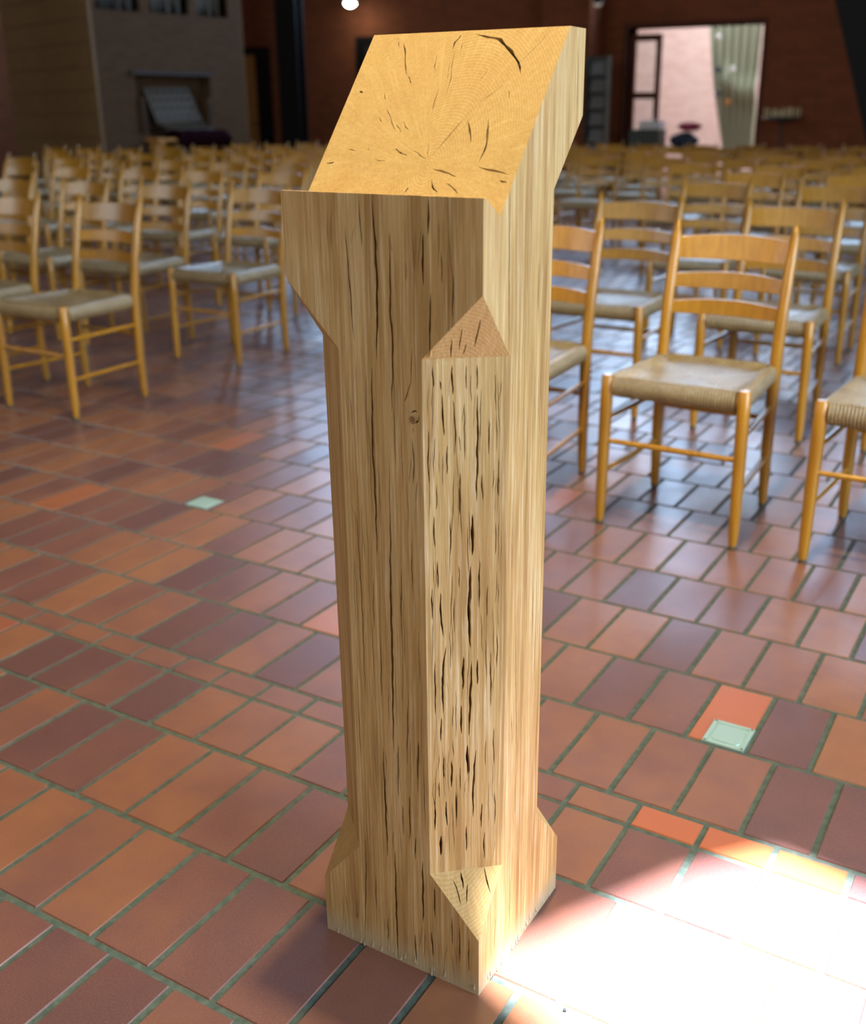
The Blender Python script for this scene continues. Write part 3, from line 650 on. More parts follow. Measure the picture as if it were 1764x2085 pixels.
# knot low on the front face, and frayed splinters at the foot
kb = MB(); kc = P3(-.6434, YF, .8195)
rings_ = [(0, .0010), (.0018, .0006), (.0022, -.0002), (.0040, .0008), (.0052, .0002)]
vs = []; fs = []
for r0, h0 in rings_:
    for k_ in range(20):
        a_ = 2 * math.pi * k_ / 20; vs.append(kc + P3(r0 * math.cos(a_) * .85, -h0 - .0003, r0 * math.sin(a_)))
for i in range(len(rings_) - 1):
    for k_ in range(20): fs.append((i * 20 + k_, i * 20 + (k_ + 1) % 20, (i + 1) * 20 + (k_ + 1) % 20, (i + 1) * 20 + k_))
kb.add(vs, fs)
KNOT = mat('oak_knot', .6, (.30, .165, .07)); kn = place(kb, 'knot', KNOT, lec); kn['label'] = 'small dark round knot'
spl = MB()
for i in range(46):
    if i % 2: x = rnd.uniform(-.81, -.556); y = YF; nx, ny = 0, -1
    else: x = xr(0); y = rnd.uniform(-.52, -.278); nx, ny = 1, 0
    l = rnd.uniform(.003, .012); wd = rnd.uniform(.0006, .0018); out_ = rnd.uniform(.0006, .003); z0 = rnd.uniform(.004, .016)
    a = P3(x, y, z0 + l); tx, ty = -ny, nx
    spl.add([a, P3(x + nx * out_ + tx * wd, y + ny * out_ + ty * wd, z0 - .003 if z0 > .004 else .001), P3(x + nx * out_ - tx * wd, y + ny * out_ - ty * wd, max(.0005, z0 - .004)), P3(x, y, z0 * .5)], [(0, 1, 2), (0, 2, 3), (0, 3, 1), (1, 3, 2)])
so = place(spl, 'splinters', mat('raw_oak_fibre', .8, (.62, .56, .44)), lec); so['kind'] = 'stuff'; so['label'] = 'pale frayed wood fibres at the foot'

# ------------------------------------------------------------------ socket boxes let into the floor
def floor_box(cx, cy, sx, sy, label):
    t = empty('floor_socket_cover', (cx, cy, 0), label, 'floor socket', 'floor sockets')
    f = MB(); hx, hy = sx / 2, sy / 2; w1 = .009
    f.box(-hx, hx, -hy, hy, -.002, .0012)
    f.box(-hx, -hx + w1, -hy, hy, .0012, .003); f.box(hx - w1, hx, -hy, hy, .0012, .003)
    f.box(-hx + w1, hx - w1, -hy, -hy + w1, .0012, .003); f.box(-hx + w1, hx - w1, hy - w1, hy, .0012, .003)
    f.build('frame', STEEL, t, bevel=.0006)
    l = MB(); pr = []
    rx, ry, rc = hx - w1 - .003, hy - w1 - .003, .012
    for qx, qy, a0 in ((1, 1, 0), (-1, 1, 90), (-1, -1, 180), (1, -1, 270)):
        for s in range(6):
            a = math.radians(a0 + s * 18); pr.append((qx * (rx - rc) + rc * math.cos(a), qy * (ry - rc) + rc * math.sin(a)))
    n = len(pr)
    l.add([(x, y, .0012) for x, y in pr] + [(x * .97, y * .97, .0032) for x, y in pr], [tuple(range(n, 2 * n))] + [(i, (i + 1) % n, n + (i + 1) % n, n + i) for i in range(n)])
    l.build('lid', STEEL, t)
    for sx_ in (-1, 1):
        for sy_ in (-1, 1):
            s = MB(); s.lathe([(.0001, .003), (.0022, .003), (.0022, .0037), (.0001, .0037)], 10, (sx_ * (hx - .0045), sy_ * (hy - .0045), 0)); s.build('screw', IRON, t)
    return t
floor_box(-.440, .287, .082, .086, 'square metal floor socket cover in the clay pavers right of the lectern')
floor_box(-2.270, .768, .088, .080, 'square metal floor socket cover in the clay pavers left of the lectern')
cr_ = MB(); cr_.lathe([(.0002, .0), (.0026, .001), (.0022, .0028), (.0002, .0034)], 8); o = cr_.build('crumb', mat('dark_crumb', .8, (.01, .015, .02)), loc=(-.4391, -.4868, -.0023)); tag(o, 'tiny dark crumb lying on a floor joint near the lectern foot', 'crumb')
CHAIRS = [
 (-3.6,1.236,-0.1,'left',0,0,2),
 (-4.23,1.236,-0.1,'left',0,1,2),
 (-3.66,2.28,0.3,'left',1,0,4),
 (-4.32,2.28,-0.3,'left',1,1,4),
 (-4.94,2.28,-0.3,'left',1,2,4),
 (-5.56,2.28,0.4,'left',1,3,4),
 (-3.882,3.505,-1.1,'left',2,0,6),
 (-4.532,3.549,2.1,'left',2,1,6),
 (-5.187,3.497,0.6,'left',2,2,6),
 (-5.82,3.53,-1.9,'left',2,3,6),
 (-6.452,3.497,2.6,'left',2,4,6),
 (-7.078,3.534,-1.2,'left',2,5,6),
 (-4.805,4.756,2.3,'left',3,0,7),
 (-5.439,4.751,-0.5,'left',3,1,7),
 (-6.084,4.744,-2.0,'left',3,2,7),
 (-6.732,4.775,-2.7,'left',3,3,7),
 (-7.377,4.76,-1.3,'left',3,4,7),
 (-7.978,4.748,-0.9,'left',3,5,7),
 (-8.58,4.726,-0.5,'left',3,6,7),
 (-6.338,5.961,-1.3,'left',4,0,6),
 (-6.969,5.97,-1.1,'left',4,1,6),
 (-7.596,5.982,-2.4,'left',4,2,6),
 (-8.266,5.928,1.6,'left',4,3,6),
 (-8.873,5.929,-1.0,'left',4,4,6),
 (-9.539,5.947,-2.7,'left',4,5,6),
 (-7.148,7.132,2.7,'left',5,0,7),
 (-7.786,7.137,-2.9,'left',5,1,7),
 (-8.453,7.137,1.7,'left',5,2,7),
 (-9.085,7.135,0.7,'left',5,3,7),
 (-9.701,7.083,-1.9,'left',5,4,7),
 (-10.363,7.071,-0.7,'left',5,5,7),
 (-10.972,7.087,-2.9,'left',5,6,7),
 (-7.627,8.174,1.7,'left',6,0,5),
 (-8.258,8.183,-2.4,'left',6,1,5),
 (-8.871,8.194,-1.8,'left',6,2,5),
 (-9.576,8.164,-2.0,'left',6,3,5),
 (-10.189,8.172,-2.8,'left',6,4,5),
 (-8.651,9.28,3.0,'left',7,0,3),
 (-9.323,9.302,1.6,'left',7,1,3),
 (-9.955,9.339,-0.1,'left',7,2,3),
 (-9.715,10.393,-2.8,'left',8,0,1),
 (-1.52,1.226,0.5,'right',0,0,3),
 (-0.91,1.226,-0.6,'right',0,1,3),
 (-0.31,1.226,-0.4,'right',0,2,3),
 (-1.64,2.35,-0.4,'right',1,0,3),
 (-0.99,2.35,0.1,'right',1,1,3),
 (-0.35,2.35,0.5,'right',1,2,3),
 (-1.741,3.823,1.5,'right',2,0,2),
 (-1.13,3.767,-1.7,'right',2,1,2),
 (-1.838,4.982,2.5,'right',3,0,2),
 (-1.21,4.963,1.8,'right',3,1,2),
 (-2.641,6.125,0.2,'right',4,0,3),
 (-1.991,6.115,-1.4,'right',4,1,3),
 (-1.325,6.137,-2.6,'right',4,2,3),
 (-3.872,7.237,1.0,'right',5,0,5),
 (-3.277,7.232,-2.2,'right',5,1,5),
 (-2.572,7.213,-2.6,'right',5,2,5),
 (-1.97,7.211,0.4,'right',5,3,5),
 (-1.285,7.234,-1.7,'right',5,4,5),
 (-4.53,8.334,-2.9,'right',6,0,5),
 (-3.837,8.269,1.9,'right',6,1,5),
 (-3.203,8.33,0.3,'right',6,2,5),
 (-2.557,8.276,1.0,'right',6,3,5),
 (-1.95,8.331,1.6,'right',6,4,5),
 (-5.542,9.402,-2.8,'right',7,0,7),
 (-4.928,9.408,-0.1,'right',7,1,7),
 (-4.238,9.409,-2.2,'right',7,2,7),
 (-3.628,9.421,0.1,'right',7,3,7),
 (-3.009,9.427,2.0,'right',7,4,7),
 (-2.365,9.403,-0.7,'right',7,5,7),
 (-1.683,9.385,-1.6,'right',7,6,7),
 (-5.641,10.537,-2.4,'right',8,0,7),
 (-5.023,10.51,2.3,'right',8,1,7),
 (-4.359,10.495,2.1,'right',8,2,7),
 (-3.703,10.465,2.3,'right',8,3,7),
 (-3.098,10.484,2.0,'right',8,4,7),
 (-2.445,10.524,-2.0,'right',8,5,7),
 (-1.778,10.474,-2.1,'right',8,6,7),
 (-6.28,11.587,0.3,'right',9,0,7),
 (-5.616,11.617,-3.0,'right',9,1,7),
 (-5.011,11.604,-0.1,'right',9,2,7),
 (-4.347,11.599,-2.5,'right',9,3,7),
 (-3.735,11.628,-0.9,'right',9,4,7),
 (-3.064,11.639,0.8,'right',9,5,7),
 (-2.429,11.609,-1.1,'right',9,6,7),
]
# ------------------------------------------------------------------ ladder-back church chairs (origin between the front feet, facing -Y)
FW, RW, DP, SH, TOPZ = .203, .178, .395, .44, .852
def lerp(a, b, t): return a + (b - a) * t
def leg_front(s):
    m = MB(); x = s * FW
    m.tube([(x * 1.0, 0, .012), (x, 0, .05), (x * .995, .002, .20), (x * .985, .004, .36), (x * .98, .005, .452), (x * .98, .005, .458)],
           [.0125, .0150, .0175, .0185, .0175, .013], 14); return m
def post_pts(s):
    return [(s * RW, DP, .012), (s * RW, DP - .002, .05), (s * RW, DP - .006, .20), (s * RW, DP - .004, .36), (s * RW * 1.0, DP, .45), (s * RW * 1.005, DP + .022, .60),
            (s * RW * 1.01, DP + .052, .73), (s * RW * 1.015, DP + .074, .81), (s * RW * 1.017, DP + .083, .842), (s * RW * 1.017, DP + .086, TOPZ + .003)]
def post(s):
    m = MB(); m.tube(post_pts(s), [.0125, .0150, .0175, .0185, .0185, .0180, .0170, .0140, .0075, .0015], 14); return m
def back_y(z):
    P_ = post_pts(1)
    for a, b in zip(P_, P_[1:]):
        if a[2] <= z <= b[2]: return lerp(a[1], b[1], (z - a[2]) / (b[2] - a[2]))
    return P_[-1][1]
def slat(zc, hgt, arch, bow=.030, n=14):
    m = MB(); v = []; th = .0045
    for i in range(n + 1):
        u = -1 + 2 * i / n; x = u * RW * .99
        c = 1 - u * u
        zt = zc + hgt / 2 + arch * c; zb = zc - hgt / 2 + arch * .35 * c + (.004 * (abs(u) ** 4)); y0 = bow * c
        for z in (zb, zt):
            yy = back_y(z) + y0
            v += [(x, yy - th, z), (x, yy + th, z)]
    f = []
    for i in range(n):
        a = i * 4; b = a + 4
        f += [(a, b, b + 2, a + 2), (a + 1, a + 3, b + 3, b + 1), (a + 2, b + 2, b + 3, a + 3), (a, a + 1, b + 1, b)]
    f += [(0, 2, 3, 1), (n * 4, n * 4 + 1, n * 4 + 3, n * 4 + 2)]
    return m.add(v, f)
def seat():
    """rush seat: rounded over the four rails, dished along the diagonals; local centre at the seat middle"""
    m = MB(); n = 22; cy = DP / 2
    top = {}; v = []; f = []
    def zt(u, w_):
        e = max(abs(u), abs(w_))
        dish = -.018 * (1 - e ** 2) ** 1.0
        rail = .010 * math.exp(-((e - .90) / .10) ** 2)
        diag = -.006 * math.exp(-((abs(u) - abs(w_)) / .10) ** 2) * e
        edge = -.020 * max(0, (e - .93) / .07) ** 1.6
        return .448 + dish + rail + diag + edge
    def zb(u, w_):
        e = max(abs(u), abs(w_)); return .402 - .020 * (1 - e ** 2) ** .5 * (1 if e < 1 else 0) + .012 * max(0, (e - .93) / .07) ** 1.6
    for side in (0, 1):
        for i in range(n + 1):
            for j in range(n + 1):
                u = math.sin(math.pi / 2 * (-1 + 2 * i / n)) * .55 + (-1 + 2 * i / n) * .45; w_ = math.sin(math.pi / 2 * (-1 + 2 * j / n)) * .55 + (-1 + 2 * j / n) * .45
                y = w_ * (DP / 2 + .012)
                hw = lerp(FW + .012, RW + .010, (w_ + 1) / 2)
                cut = 1.0
                if abs(u) > .88 and abs(w_) > .88: cut = .93
                v.append((u * hw * cut, y * cut, zt(u, w_) if side == 0 else zb(u, w_)))
    K = (n + 1) * (n + 1)
    idx = lambda s_, i, j: s_ * K + i * (n + 1) + j
    for i in range(n):
        for j in range(n):
            f.append((idx(0, i, j), idx(0, i + 1, j), idx(0, i + 1, j + 1), idx(0, i, j + 1))); f.append((idx(1, i, j), idx(1, i, j + 1), idx(1, i + 1, j + 1), idx(1, i + 1, j)))
    for i in range(n):
        for a in (0, n):
            f.append((idx(0, i, a), idx(0, i + 1, a), idx(1, i + 1, a), idx(1, i, a))); f.append((idx(0, a, i), idx(0, a, i + 1), idx(1, a, i + 1), idx(1, a, i)))
    return m.add(v, f)
def rod(a, b, r=.0085):
    m = MB(); a, b = Vector(a), Vector(b)
    m.tube([a, a.lerp(b, .12), a.lerp(b, .5), a.lerp(b, .88), b], [r * .8, r * .95, r * 1.12, r * .95, r * .8], 10); return m
def make_chair():
    t = empty('ladder_back_chair', (0, 0, 0), 'x', 'chair')
    for s in (-1, 1):
        a = leg_front(s).build('front_leg', CHAIRW, t, True)
        f = MB(); f.tube([(s * FW, 0, .0), (s * FW, 0, .012)], [.0115, .0125], 12); f.build('foot_pad', FOOTCAP, a)
        a = post(s).build('back_post', CHAIRW, t, True)
        f = MB(); f.tube([(s * RW, DP, .0), (s * RW, DP, .012)], [.0115, .0125], 12); f.build('foot_pad', FOOTCAP, a)
    for zc, hg, ar in ((.770, .066, .012), (.672, .042, .012), (.592, .040, .011)):
        slat(zc, hg, ar).build('back_slat', CHAIRW, t, False, bevel=.0015)
    so_ = seat().build('rush_seat', CORD, t, True, loc=(0, 0, 0))
    me_ = so_.data
    for vv in me_.vertices: vv.co.y += 0; 
    so_.location = (0, DP / 2, 0)
    for zf, sx in ((.262, 1),): rod((-FW, 0, zf), (FW, 0, zf)).build('stretcher', CHAIRW, t, True)
    rod((-RW, DP - .005, .285), (RW, DP - .005, .285)).build('stretcher', CHAIRW, t, True)
    for s in (-1, 1):
        for z in (.165, .325): rod((s * FW, 0, z), (s * RW, DP - .005, z + .0)).build('stretcher', CHAIRW, t, True)
    return t
ORD = 'first second third fourth fifth sixth seventh eighth ninth tenth eleventh'.split()
proto = make_chair()
def copy_chair(src):
    r = src.copy(); C.objects.link(r)
    for ch in src.children:
        c = ch.copy(); C.objects.link(c); c.parent = r
        for g_ in ch.children:
            d = g_.copy(); C.objects.link(d); d.parent = c
    return r
# far chairs, too small in the picture for their parts to show, share one joined mesh
far = MB(); far_c = MB()
for s in (-1, 1): far.v and None; m_ = leg_front(s); far.add(m_.v, m_.f); m_ = post(s); far.add(m_.v, m_.f)
for zc, hg, ar in ((.770, .066, .012), (.672, .042, .012), (.592, .040, .011)): m_ = slat(zc, hg, ar); far.add(m_.v, m_.f)
for a, b in (((-FW, 0, .262), (FW, 0, .262)), ((-RW, DP, .285), (RW, DP, .285)), ((-FW, 0, .165), (-RW, DP, .165)), ((FW, 0, .165), (RW, DP, .165)), ((-FW, 0, .325), (-RW, DP, .325)), ((FW, 0, .325), (RW, DP, .325))):
    m_ = rod(a, b); far.add(m_.v, m_.f)
nw = len(far.f); m_ = seat(); far.add([(a[0], a[1] + DP / 2, a[2]) for a in m_.v], m_.f)
far_o = far.build('ladder_back_chair', CHAIRW, None, True); far_o.data.materials.append(mat('seagrass_cord_far', .6, (.34, .27, .15)))
for p_ in far_o.data.polygons: p_.material_index = 1 if p_.index >= nw else 0
used = used_far = False
SEATED = {0: 'nearest', 1: 'second nearest'}
for x, y, rz, side_, ri, k_, cnt in CHAIRS:
    if y < 6.6:
        t = copy_chair(proto) if used else proto; used = True
    else:
        if used_far: t = far_o.copy(); C.objects.link(t)
        else: t = far_o
        used_far = True
    t.location = (x, y, 0); t.rotation_euler = (0, 0, math.radians(rz))
    row = ORD[ri]; pos = 'nearest chair to it' if k_ == 0 else ORD[k_] + ' chair out from it'
    if side_ == 'left': lb = 'rush-seated chair, %s row left of the lectern, %s' % (row, pos)
    else: lb = 'rush-seated chair, %s row right of the lectern, %s' % (row, pos)
    t['label'] = lb; t['category'] = 'chair'; t['group'] = 'rush-seated church chairs %s of the lectern' % side_
# ------------------------------------------------------------------ organ at the far left, on its platform
OA = Vector((-11.7, 9.0, 0)); OU = Vector((.26, .966, 0)).normalized(); ON = Vector((OU.y, -OU.x, 0))   # along the front / out of the front
def OT(s=0, out=0, z=0): return Matrix.Translation(OA + OU * s + ON * out + Vector((0, 0, z))) @ Matrix(((OU.x, ON.x, 0, 0), (OU.y, ON.y, 0, 0), (0, 0, 1, 0), (0, 0, 0, 1)))
T0 = OT()
pf = MB(); pf.box(-.1, 2.4, -2.75, 1.0, 0, .32, T0); tag(pf.build('organ_platform', DARKW), 'low dark wooden platform under the pipe organ', 'platform')
org = empty('pipe_organ', (0, 0, 0), 'pale timber pipe organ with recessed console behind the left chairs', 'organ')
org.location = OA; inv = Matrix.Translation(-OA)
def ob(mb_, name, m, parent=None, **k):
    mb_.v = [tuple(Vector(a) - OA) for a in mb_.v]; return mb_.build(name, m, parent or org, **k)
HT = 5.2
m_ = MB(); m_.box(-.02, .02, -2.75, 0, .32, HT, T0); ob(m_, 'side_panel', ORGANW)
for z in [.9 + .3 * i for i in range(13)]:
    m_ = MB(); m_.box(-.024, -.018, -2.74, -.02, z, z + .008, T0); ob(m_, 'groove', DARKW)
m_ = MB()   # front with openings
hol = [(.09, .726, 2.512, 4.9), (.872, 1.479, 2.512, 4.9), (1.596, 2.12, 2.512, 4.9), (.53, 1.76, .95, 1.74)]
As = sorted({0, 2.31, *[h_[0] for h_ in hol], *[h_[1] for h_ in hol]}); Zs = sorted({.32, HT, *[h_[2] for h_ in hol], *[h_[3] for h_ in hol]})
for i in range(len(As) - 1):
    for j in range(len(Zs) - 1):
        am, zm = (As[i] + As[i + 1]) / 2, (Zs[j] + Zs[j + 1]) / 2
        if any(h_[0] < am < h_[1] and h_[2] < zm < h_[3] for h_ in hol): continue
        m_.box(As[i], As[i + 1], -.05, 0, Zs[j], Zs[j + 1], T0)
ob(m_, 'front_panel', ORGANG)
m_ = MB(); m_.box(.02, 2.31, -.95, -.9, .32, HT, T0); m_.box(0.02, 2.31, -.9, 0, HT, HT + .04, T0); ob(m_, 'back_panel', DARKW)
m_ = MB(); m_.box(2.31, 2.35, -.95, 0, .32, HT, T0); ob(m_, 'side_panel', ORGANG)
for a0, a1, _, _ in hol[:3]:
    n_ = 8
    for i in range(n_):
        a = a0 + (a1 - a0) * (i + .5) / n_; p = MB(); zb_ = 2.35 + .25 * abs(math.sin(i * 1.3)); r_ = .033
        c_ = T0 @ Vector((a, -.22, 0)); p.tube([c_ + Vector((0, 0, zb_)), c_ + Vector((0, 0, zb_ + .2)), c_ + Vector((0, 0, 4.6))], [.008, r_, r_], 8); ob(p, 'pipe', PIPE, smooth=True)
m_ = MB(); m_.box(.53, 1.76, -.34, -.30, .80, 1.74, T0); m_.box(.53, .55, -.3, 0, .95, 1.74, T0); m_.box(1.74, 1.76, -.3, 0, .95, 1.74, T0); ob(m_, 'console_recess', ORGANG)
m_ = MB(); m_.box(.50, 1.78, -.06, .05, 1.72, 1.77, T0); ob(m_, 'console_lintel', DARKW)
for a0, a1 in ((.58, .66), (1.65, 1.72)):
    jp = MB(); jp.box(a0, a1, -.2, .03, .95, 1.42, T0); jo = ob(jp, 'stop_jamb', IVORY if 0 else ORGANG)
    for i in range(7):
        k_ = MB(); c_ = T0 @ Vector(((a0 + a1) / 2, .045, 1.0 + .06 * i)); k_.tube([c_ - ON * .02, c_ + ON * .02], .018, 8)
        ob(k_, 'stop_knob', KNOB, jo)
TB = OT(0, -.16, 0) 
sb = MB(); v_ = [T0 @ Vector(a) for a in ((.78, -.22, 1.56), (1.50, -.22, 1.58), (1.58, -.02, 1.13), (.84, -.02, 1.10))]
v_ += [a + Vector((0, 0, -.03)) - ON * .02 for a in v_]
sb.add(v_, [(0, 1, 2, 3), (7, 6, 5, 4), (0, 4, 5, 1), (1, 5, 6, 2), (2, 6, 7, 3), (3, 7, 4, 0)]); so2 = ob(sb, 'stop_board', IVORY)
for i in range(4):
    for j in range(6):
        u_, w_ = (j + .8) / 6.6, (i + .6) / 4.2
        c_ = v_[0].lerp(v_[1], u_).lerp(v_[3].lerp(v_[2], u_), w_); c_ = Vector(c_) + OA * 0
        k_ = MB(); k_.tube([c_, c_ + ON * .03 + Vector((0, 0, .01))], .018, 8); ob(k_, 'stop_knob', KNOB, so2)
kd = MB(); kd.box(.83, 1.69, -.2, .26, .96, 1.0, T0); ko = ob(kd, 'keydesk', DARKW)
for i in range(2):
    kb_ = MB(); kb_.box(.90, 1.62, .04 - .16 * i, .19 - .16 * i, 1.0 + .05 * i, 1.025 + .05 * i, T0); ob(kb_, 'keyboard', IVORY, ko)
bn = empty('organ_bench', OA + OU * 1.0 + ON * .7 + Vector((0, 0, .32)), 'light wooden organ bench with plum cushion cloth', 'bench')
def obb(mb_, name, m, parent):
    o_ = Vector(bn.location); mb_.v = [tuple(Vector(a) - o_) for a in mb_.v]; return mb_.build(name, m, parent)
m_ = MB(); m_.box(.34, 1.5, .50, .84, .86, .90, T0); obb(m_, 'seat', OCHRE, bn)
for a in (.40, 1.42): m_ = MB(); m_.box(a, a + .05, .52, .82, .32, .86, T0); obb(m_, 'leg', OCHRE, bn)
cl_ = MB(); n_ = 14
vs = []; fs = []
for i in range(n_ + 1):
    u_ = i / n_
    for (o_, z_) in ((.48, .80), (.47, .93), (.55, 1.0), (.80, 1.0), (.87, .93), (.88, .78)):
        vs.append(T0 @ Vector((.62 + .88 * u_, o_ + .01 * math.sin(i * 2.1), z_ + .012 * math.sin(i * 1.7 + o_ * 9) - (.06 if i in (0, n_) else 0) * (z_ > .9))))
for i in range(n_):
    for j in range(5): a = i * 6 + j; fs.append((a, a + 1, a + 7, a + 6))
cl_.add(vs, fs); cl_.v = [tuple(Vector(a) - Vector(bn.location)) for a in cl_.v]
co_ = cl_.build('cloth_cover', PLUM, bn, True); sm = co_.modifiers.new('s', 'SOLIDIFY'); sm.thickness = .02
co_['label'] = 'dark plum cloth cover'
# upright solid black block left of the organ
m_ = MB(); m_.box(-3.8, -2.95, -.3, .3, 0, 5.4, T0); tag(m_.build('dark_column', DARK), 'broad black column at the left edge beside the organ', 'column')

# ------------------------------------------------------------------ back wall fittings
d1 = MB(); d1.box(-14.42, -13.93, 14.90, 14.97, 0, 2.28); o = struct(d1.build('door_1', OCHRE))
hd = MB(); hd.tube([(-14.0, 14.88, 1.05), (-14.12, 14.88, 1.05)], .012, 8); hd.tube([(-14.0, 14.9, 1.05), (-14.0, 14.86, 1.05)], .012, 8); hd.build('door_handle', DARK, o)
tr = MB(); tr.box(-14.55, -13.70, 14.85, 15.0, 2.28, 2.40); tr.box(-13.93, -13.70, 14.84, 15.0, 0, 2.28); tr.box(-14.55, -14.42, 14.86, 15.0, 0, 2.28); struct(tr.build('trim_2', DARK))
tr = MB(); tr.box(-11.75, -8.2, 14.97, 15.0, 0, 3.3); 
d2 = MB(); d2.box(-11.45, -10.55, 14.9, 14.97, 0, 2.35); o2 = struct(d2.build('door_2', DARKW))
tr = MB(); tr.box(-11.65, -10.35, 14.88, 15.0, 2.35, 2.5); tr.box(-11.65, -11.45, 14.88, 15.0, 0, 2.35); tr.box(-10.55, -10.35, 14.88, 15.0, 0, 2.35); struct(tr.build('trim_3', DARK))
col = empty('steel_column', (-11.60, 13.0, 0), 'tall slim black steel column in front of the back brick wall', 'column')
m_ = MB()
m_.box(-.21, .21, -.10, -.07, .05, ROOM_H); m_.box(-.21, .21, .07, .10, .05, ROOM_H); m_.box(-.05, .05, -.07, .07, .05, ROOM_H)
m_.build('profile', DARK, col); m_ = MB(); m_.box(-.28, .28, -.2, .2, 0, .05); m_.build('base_plate', DARK, col)
# brick piers
for nm, x0, x1 in (('wall_pier', -7.75, -6.95),):
    m_ = MB(); m_.box(x0, x1, 14.4, 15.0, 0, ROOM_H); o = struct(m_.build('wall_pier', BRICK)); o.name = 'trim_4'
# slanting black strut by the right wall
m_ = MB(); p0 = Vector((-2.23, 9, 2.14)); p1 = Vector((-1.83, 9, .97)); dd = (p1 - p0)
a_ = p0 - dd * 2.4; b_ = p1 + dd * .825
nn = Vector((1, 0, 0)) * .62
m_.add([a_, b_, b_ + nn, a_ + nn, a_ + Vector((0, .3, 0)), b_ + Vector((0, .3, 0)), b_ + nn + Vector((0, .3, 0)), a_ + nn + Vector((0, .3, 0))],
       [(0, 1, 2, 3), (7, 6, 5, 4), (0, 4, 5, 1), (1, 5, 6, 2), (2, 6, 7, 3), (3, 7, 4, 0)])
tag(m_.build('leaning_column', DARK), 'broad black slanting column at the right edge among the chairs', 'column')

# ------------------------------------------------------------------ porch beyond the open doorway
def slab(name, *a, m=BRICKL): 
    b_ = MB(); b_.box(*a); return struct(b_.build(name, m))
slab('wall_porch_back', -9.2, -2.2, 20.2, 20.4, -.12, 5); slab('wall_porch_left', -9.2, -9.0, 15.35, 20.2, -.12, 5); slab('wall_porch_right', -2.4, -2.2, 15.35, 20.2, -.12, 5)
slab('ceiling_porch', -9.2, -2.2, 15.35, 20.4, 5.0, 5.1, m=CEIL)
tr = MB(); tr.box(-6.62, -6.56, 14.96, 15.4, 0, 2.51); tr.box(-4.46, -4.41, 14.96, 15.4, 0, 2.51); tr.box(-6.56, -4.46, 14.96, 15.4, 2.45, 2.51); struct(tr.build('trim_5', REDW))
dl = MB(); X0, X1 = -6.52, -6.02
dl.box(X0, X0 + .08, 15.02, 15.07, .02, 2.36); dl.box(X1 - .08, X1, 15.02, 15.07, .02, 2.36)
for z0, z1 in ((.02, .50), (1.42, 1.52), (2.26, 2.36)): dl.box(X0 + .08, X1 - .08, 15.02, 15.07, z0, z1)
o = struct(dl.build('door_3', REDW))
for z0, z1 in ((.50, 1.42), (1.52, 2.26)):
    gm = MB(); gm.box(X0 + .08, X1 - .08, 15.04, 15.05, z0, z1); gm.build('pane', GLASSC, o)
hd = MB(); hd.tube([(X1 - .04, 14.98, .95), (X1 - .04, 14.98, 1.15)], .012, 8); hd.build('door_handle', STEEL, o)
# draped cloth hanging in the porch
def drape(name, x0, x1, z0, z1, y, m, label, lean=0.0, folds=6, amp=.085, nx=60, nz=24, narrow=.0):
    vs = []; fs = []
    for j in range(nz + 1):
        v_ = j / nz
        for i in range(nx + 1):
            u_ = i / nx
            xa_ = x0 + lean * (1 - v_) ** 1.3
            x = xa_ + (x1 - xa_) * u_
            d = amp * math.sin(folds * 2 * math.pi * (u_ + .12 * (1 - v_) ** 2) + 1.3 * math.sin(3 * v_)) * (.5 + .5 * (1 - v_))
            d += .10 * math.exp(-((v_ - .45 - .25 * (u_ - .8) ** 2) / .07) ** 2) * (u_ > .2)
            vs.append((x, y - d, z0 + (z1 - z0) * v_ ))
    for j in range(nz):
        for i in range(nx): a = j * (nx + 1) + i; fs.append((a, a + 1, a + nx + 2, a + nx + 1))
    b_ = MB(); b_.add(vs, fs); o = b_.build(name, m, None, True); s_ = o.modifiers.new('s', 'SOLIDIFY'); s_.thickness = .006
    return tag(o, label, 'hanging cloth')
drape('hanging_cloth', -5.93, -5.02, .45, 2.95, 17.0, CLOTH, 'pale grey-green cloth hanging in folds in the open doorway', lean=.40)
rail = MB(); rail.tube([(-6.0, 16.97, 2.97), (-2.4, 16.97, 2.97)], .02, 8); 
for xx in (-5.95, -4.85): rail.box(xx - .01, xx + .01, 16.96, 16.98, 2.97, 5.0)
tag(rail.build('cloth_rail', IRON), 'dark rail above the doorway carrying the grey-green cloth', 'rail')
for i, (px, pz, cm) in enumerate(((-5.62, 2.40, WHITE), (-5.58, 1.90, NAVY), (-5.34, 1.90, WHITE), (-5.56, 1.52, NAVY), (-5.38, 1.38, OCHRE))):
    b_ = MB(); b_.lathe([(.005, -.05), (.045, -.035), (.05, 0), (.04, .035), (.005, .05)], 12, (0, 0, 0))
    o = b_.build('paper_ornament', cm, None, True, loc=(px - .08, 16.84, pz)); tag(o, ['white round ornament at the top of the grey-green cloth', 'dark blue ornament on the left of the cloth at mid height', 'white round ornament in the middle of the cloth', 'dark blue ornament low on the left of the cloth', 'small orange ornament lowest on the cloth'][i], 'ornament', 'ornaments on the grey-green cloth')
